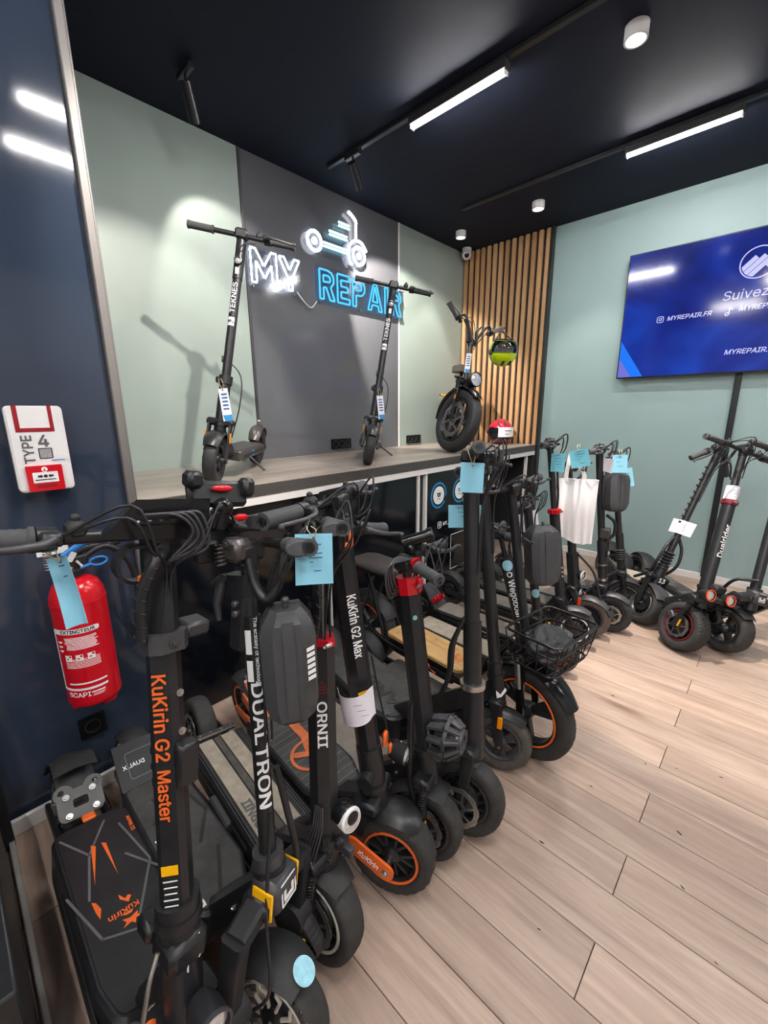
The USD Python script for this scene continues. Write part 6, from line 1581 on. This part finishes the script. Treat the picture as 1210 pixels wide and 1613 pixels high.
def hard_bag(label, p, size, rz, tilt, ribs=True, flash=False):
    """hard-shell stem bag; x = outward"""
    D, Wd, H = size
    M = Gf.Matrix4d().SetRotate(Gf.Rotation(Gf.Vec3d(0, 1, 0), tilt)) * Gf.Matrix4d().SetRotate(Gf.Rotation(Gf.Vec3d(0, 0, 1), rz)) * Gf.Matrix4d().SetTranslate(Gf.Vec3d(*p))
    t = thing('stem_bag', label, 'bag', mat=M)
    P = []
    for z, w, x in ((-.5, .62, .55), (-.44, .80, .9), (-.30, .96, 1.0), (.28, 1.0, 1.0), (.40, .86, .92), (.5, .55, .5)):
        P += [(-.5 * D, -.5 * Wd * w, z * H), (-.5 * D, .5 * Wd * w, z * H), (.5 * D * x - .02, -.5 * Wd * w, z * H), (.5 * D * x - .02, .5 * Wd * w, z * H), (.5 * D * x, -.28 * Wd * w, z * H), (.5 * D * x, .28 * Wd * w, z * H)]
    part(t, 'shell', hull(P), 'case_black', 25)
    part(t, 'ridge', hull([(.5 * D * x + .004, y * Wd, z * H) for z, x in ((-.40, .93), (-.28, 1.0), (.27, 1.0), (.42, .85)) for y in (-.10, .10)] + [(.3 * D, y * Wd, z * H) for z in (-.4, .42) for y in (-.10, .10)]), 'case_black', 25)
    zp = [(-.02, s * (.5 * Wd * w + .001), z * H) for s, w, z in ((-1, .80, -.44), (-1, 1.0, -.2), (-1, 1.0, .25), (-1, .86, .40), (-1, .55, .5), (1, .55, .5), (1, .86, .40), (1, 1.0, .25), (1, 1.0, -.2), (1, .80, -.44))]
    part(t, 'zip', tube(np.array(zp), .0035, 6), 'black_matte')
    part(t, 'zip_pull', cat_([box((.0, 0, H * .5 + .006), (.014, .010, .014), .003), ball((.0, 0, H * .5 + .016), .009, n=1)]), 'gunmetal')
    for z in (.22, -.18):
        part(t, 'strap', box((-.5 * D - .015, 0, z * H), (.05, Wd * .55, .03), .006), 'black_satin')
    if flash:
        for k in range(6):
            part(t, 'reflective_bar', moved(prism(Polygon([(0, 0), (.016, .006), (.016, .014), (0, .008)]), .001, (0, 0, 0), (0, 1, 0), (0, 0, 1)), None, (.5 * D + .0005, Wd * .30, H * (.16 - .05 * k))), 'white_print', smooth=False)
        part(t, 'mesh_panel', hull([(.5 * D - .006, Wd * a, H * z) for a, z in ((.20, .26), (.44, .20), (.44, -.32), (.20, -.36))] + [(.5 * D + .0002, Wd * a, H * z) for a, z in ((.20, .24), (.30, .18), (.30, -.30), (.20, -.34))]), 'deck_rubber')
    return t
hard_bag('grey-black hard-shell bag with reflective bars strapped to the white-lettered stem', (-.690, .435, .935), (.09, .112, .245), -30, -6, flash=True)
hard_bag('black hard-shell bag strapped to a stem above the wire basket', (-.855, 2.15, .69), (.11, .17, .32), -38, -10)
hard_bag('narrow black hard-shell bag strapped at the far end of the row', (-.715, 2.87, .955), (.10, .13, .25), -40, -6)

# tote bag
def tote():
    p = V3(-.88, 2.60, 1.05)
    t = thing('tote_bag', 'white cotton tote bag hanging by its straps from a handlebar', 'tote bag', p, rot=18)
    w0, w1, h = .255, .225, .385
    nu, nv = 30, 34
    rows = []
    for v in np.linspace(0, 1, nv):
        row = []
        for k in range(2 * nu):
            s = 1 if k < nu else -1
            u = -1 + 2 * k / (nu - 1) if k < nu else 1 - 2 * (k - nu) / (nu - 1)
            w = (w0 + (w1 - w0) * v) / 2
            bul = .020 * (1 - u ** 4) * (.25 + math.sin(PI * min(1, v * 1.05)) * .9)
            q = V3(u * 3.1 + 2, v * 2.2, 1.3 if s > 0 else 7.1)
            fold = .030 * (meshkit.noise(q * V3(1.6, .55, 1), 3) - .5) * (.4 + v) + .010 * math.sin(u * 7 + v * 1.3) * (1 - v * .5)
            sag = .012 * math.sin(u * 3.2 + .6) * v + (.014 * u if v > .9 else 0)
            row.append((u * w + .012 * v, -s * (bul + .004) - fold * (1 - abs(u) ** 6), -h * v - sag * v))
        rows.append(row)
    g = np.array(rows)
    R_, C_ = g.shape[:2]
    V = g.reshape(-1, 3)
    f = []
    for i in range(R_ - 1):
        for j in range(C_):
            a, b, c, d = i * C_ + j, i * C_ + (j + 1) % C_, (i + 1) * C_ + (j + 1) % C_, (i + 1) * C_ + j
            f += [(a, d, c), (a, c, b)]
    e = (R_ - 1) * C_
    for j in range(nu - 1):
        a, b, c, d = e + j, e + j + 1, e + C_ - 2 - j, e + C_ - 1 - j
        f += [(a, d, c), (a, c, b)]
    part(t, 'bag_body', T(V, f), 'fabric_white', 60)
    part(t, 'hem', tube(np.array([(u * w0 / 2, -s * (.004 + .020 * .25 * (1 - u ** 4)) - .0015 * s, -.004) for s in (1, -1) for u in (np.linspace(-1, 1, 14) if s > 0 else np.linspace(1, -1, 14))]), .0028, 6, closed=True), 'fabric_white')
    for y, lean_ in ((-.012, .0), (.012, .015)):
        for sx in (-1, 1):
            q = [V3(sx * .052, y, -.02), V3(sx * .045 - .005, y * .8, .04), V3(-.03 + sx * .012, y * .5, .11), V3(-.032 + sx * .004, 0, .150)]
            gp = smooth_path(q, 6)
            part(t, 'strap', sheet(np.array([[a + V3(o, 0, 0) for o in (-.012, 0, .012)] for a in gp]), .0018), 'fabric_white')
tote()

# helmets
def helmet(name, label, p, r, up, front, shell, parts, fz=(-.52, .34)):
    up = unit(V3(*up)); fr = V3(*front); fr = unit(fr - up * (fr @ up)); x = fr; y = np.cross(up, fr)
    Mx = np.stack([x, y, up], 1)
    t = thing(name, label, 'helmet', p)
    def shell_mesh(rad, cut, th):
        g = trimesh.creation.icosphere(5, 1.0)
        v = np.array(g.vertices)
        keep = np.array([cut(a) for a in v])
        f = g.faces[keep[g.faces].all(1)]
        v = v * V3(1.12, .93, 1.0) * rad
        m = trimesh.Trimesh(v, f, process=True); m.remove_unreferenced_vertices()
        n = m.vertex_normals
        e = m.edges_unique[np.bincount(m.edges_unique_inverse, minlength=len(m.edges_unique)) == 1]
        N = len(m.vertices)
        V_ = np.vstack([m.vertices, m.vertices - n * th])
        F_2 = [m.faces, m.faces[:, ::-1] + N]
        F_2.append(np.array([(a, b, N + b) for a, b in e] + [(a, N + b, N + a) for a, b in e]))
        return T(V_, np.vstack(F_2))
    put = lambda nm, m, mat, sm=50: part(t, nm, moved(m, Mx), mat, sm)
    face = lambda a: a[0] > (.42 if fz[0] > -.6 else .10) and fz[0] < a[2] < fz[1] and abs(a[1]) < .96
    put('shell', shell_mesh(r, lambda a: a[2] > -.78 and not face(a), .012), shell)
    put('lining', shell_mesh(r - .014, lambda a: a[2] > -.72 and not (a[0] > (.3 if fz[0] > -.6 else .0) and fz[0] + .02 < a[2] < fz[1] - .04), .006), parts.get('lining', 'black_matte'))
    vz = shell_mesh(r + .006, lambda a: a[0] > (.30 if fz[0] > -.6 else .05) and max(fz[0], -.72) + .02 < a[2] < fz[1] + .03 and abs(a[1]) < .99, .0025)
    put('visor', vz, parts['visor'])
    for s in (-1, 1):
        put('visor_pivot', moved(lathe([(0, .012), (.020, .010), (.024, 0), (0, 0)], 18), np.stack(frame((0, s, .0)), 1), (r * .10, s * r * .93, .06 * r)), 'black_satin')
    put('rim_trim', tube(np.array([(1.12 * r * .62 * math.cos(a), .93 * r * .62 * math.sin(a), -.785 * r) for a in np.arange(30) * PI / 15]), .006, 6, closed=True), 'black_satin')
    put('vent', cat_([box((r * .75, s * .03, r * .70), (.05, .022, .008), .002, rotm((0, 1, 0), 45)) for s in (-1, 1)]), 'black_matte')
    return t, Mx
t, Mx = helmet('motorbike_helmet', 'lime yellow helmet with clear visor hanging upside down from the bike handlebar', (-1.87, 3.47, 1.94), .122, (-.15, .1, -1), (.75, -.55, 0), 'lime', dict(visor='visor', lining='lining_grey'), (-.9, .02))
part(t, 'chin_strap', tube(smooth_path([moved(ball((0, 0, 0), .001, n=1), Mx, (0, 0, 0)).vertices[0] + Mx @ V3(.0, s * .09, -.08) for s in (-1,)] + [V3(-.03, .03, .17), V3(-.01, .03, .20)] + [Mx @ V3(.0, .09, -.08)]), .006, 6), 'black_matte')
t, Mx = helmet('motorbike_helmet', 'crimson helmet with black visor and white label standing on the counter by the slats', (-2.235, 4.18, ZK + .125), .138, (0, 0, 1), (.55, -.8, 0), 'helmet_red', dict(visor='black_gloss'))
g = np.array([[V3(.158 * math.cos(a) * 1.12, .150 * math.sin(a), z) for a in np.linspace(-.25, .95, 10)] for z in np.linspace(-.045, .055, 6)])
part(t, 'label', moved(sheet(g, .0008), Mx), 'white_print')
for k, z in enumerate((.02, -.015)):
    part(t, 'label_print', moved(tube(np.array([V3(.1595 * math.cos(a) * 1.12, .1515 * math.sin(a), z) for a in np.linspace(.2, .75 - .2 * k, 8)]), .003, 5), Mx), 'grey_print')
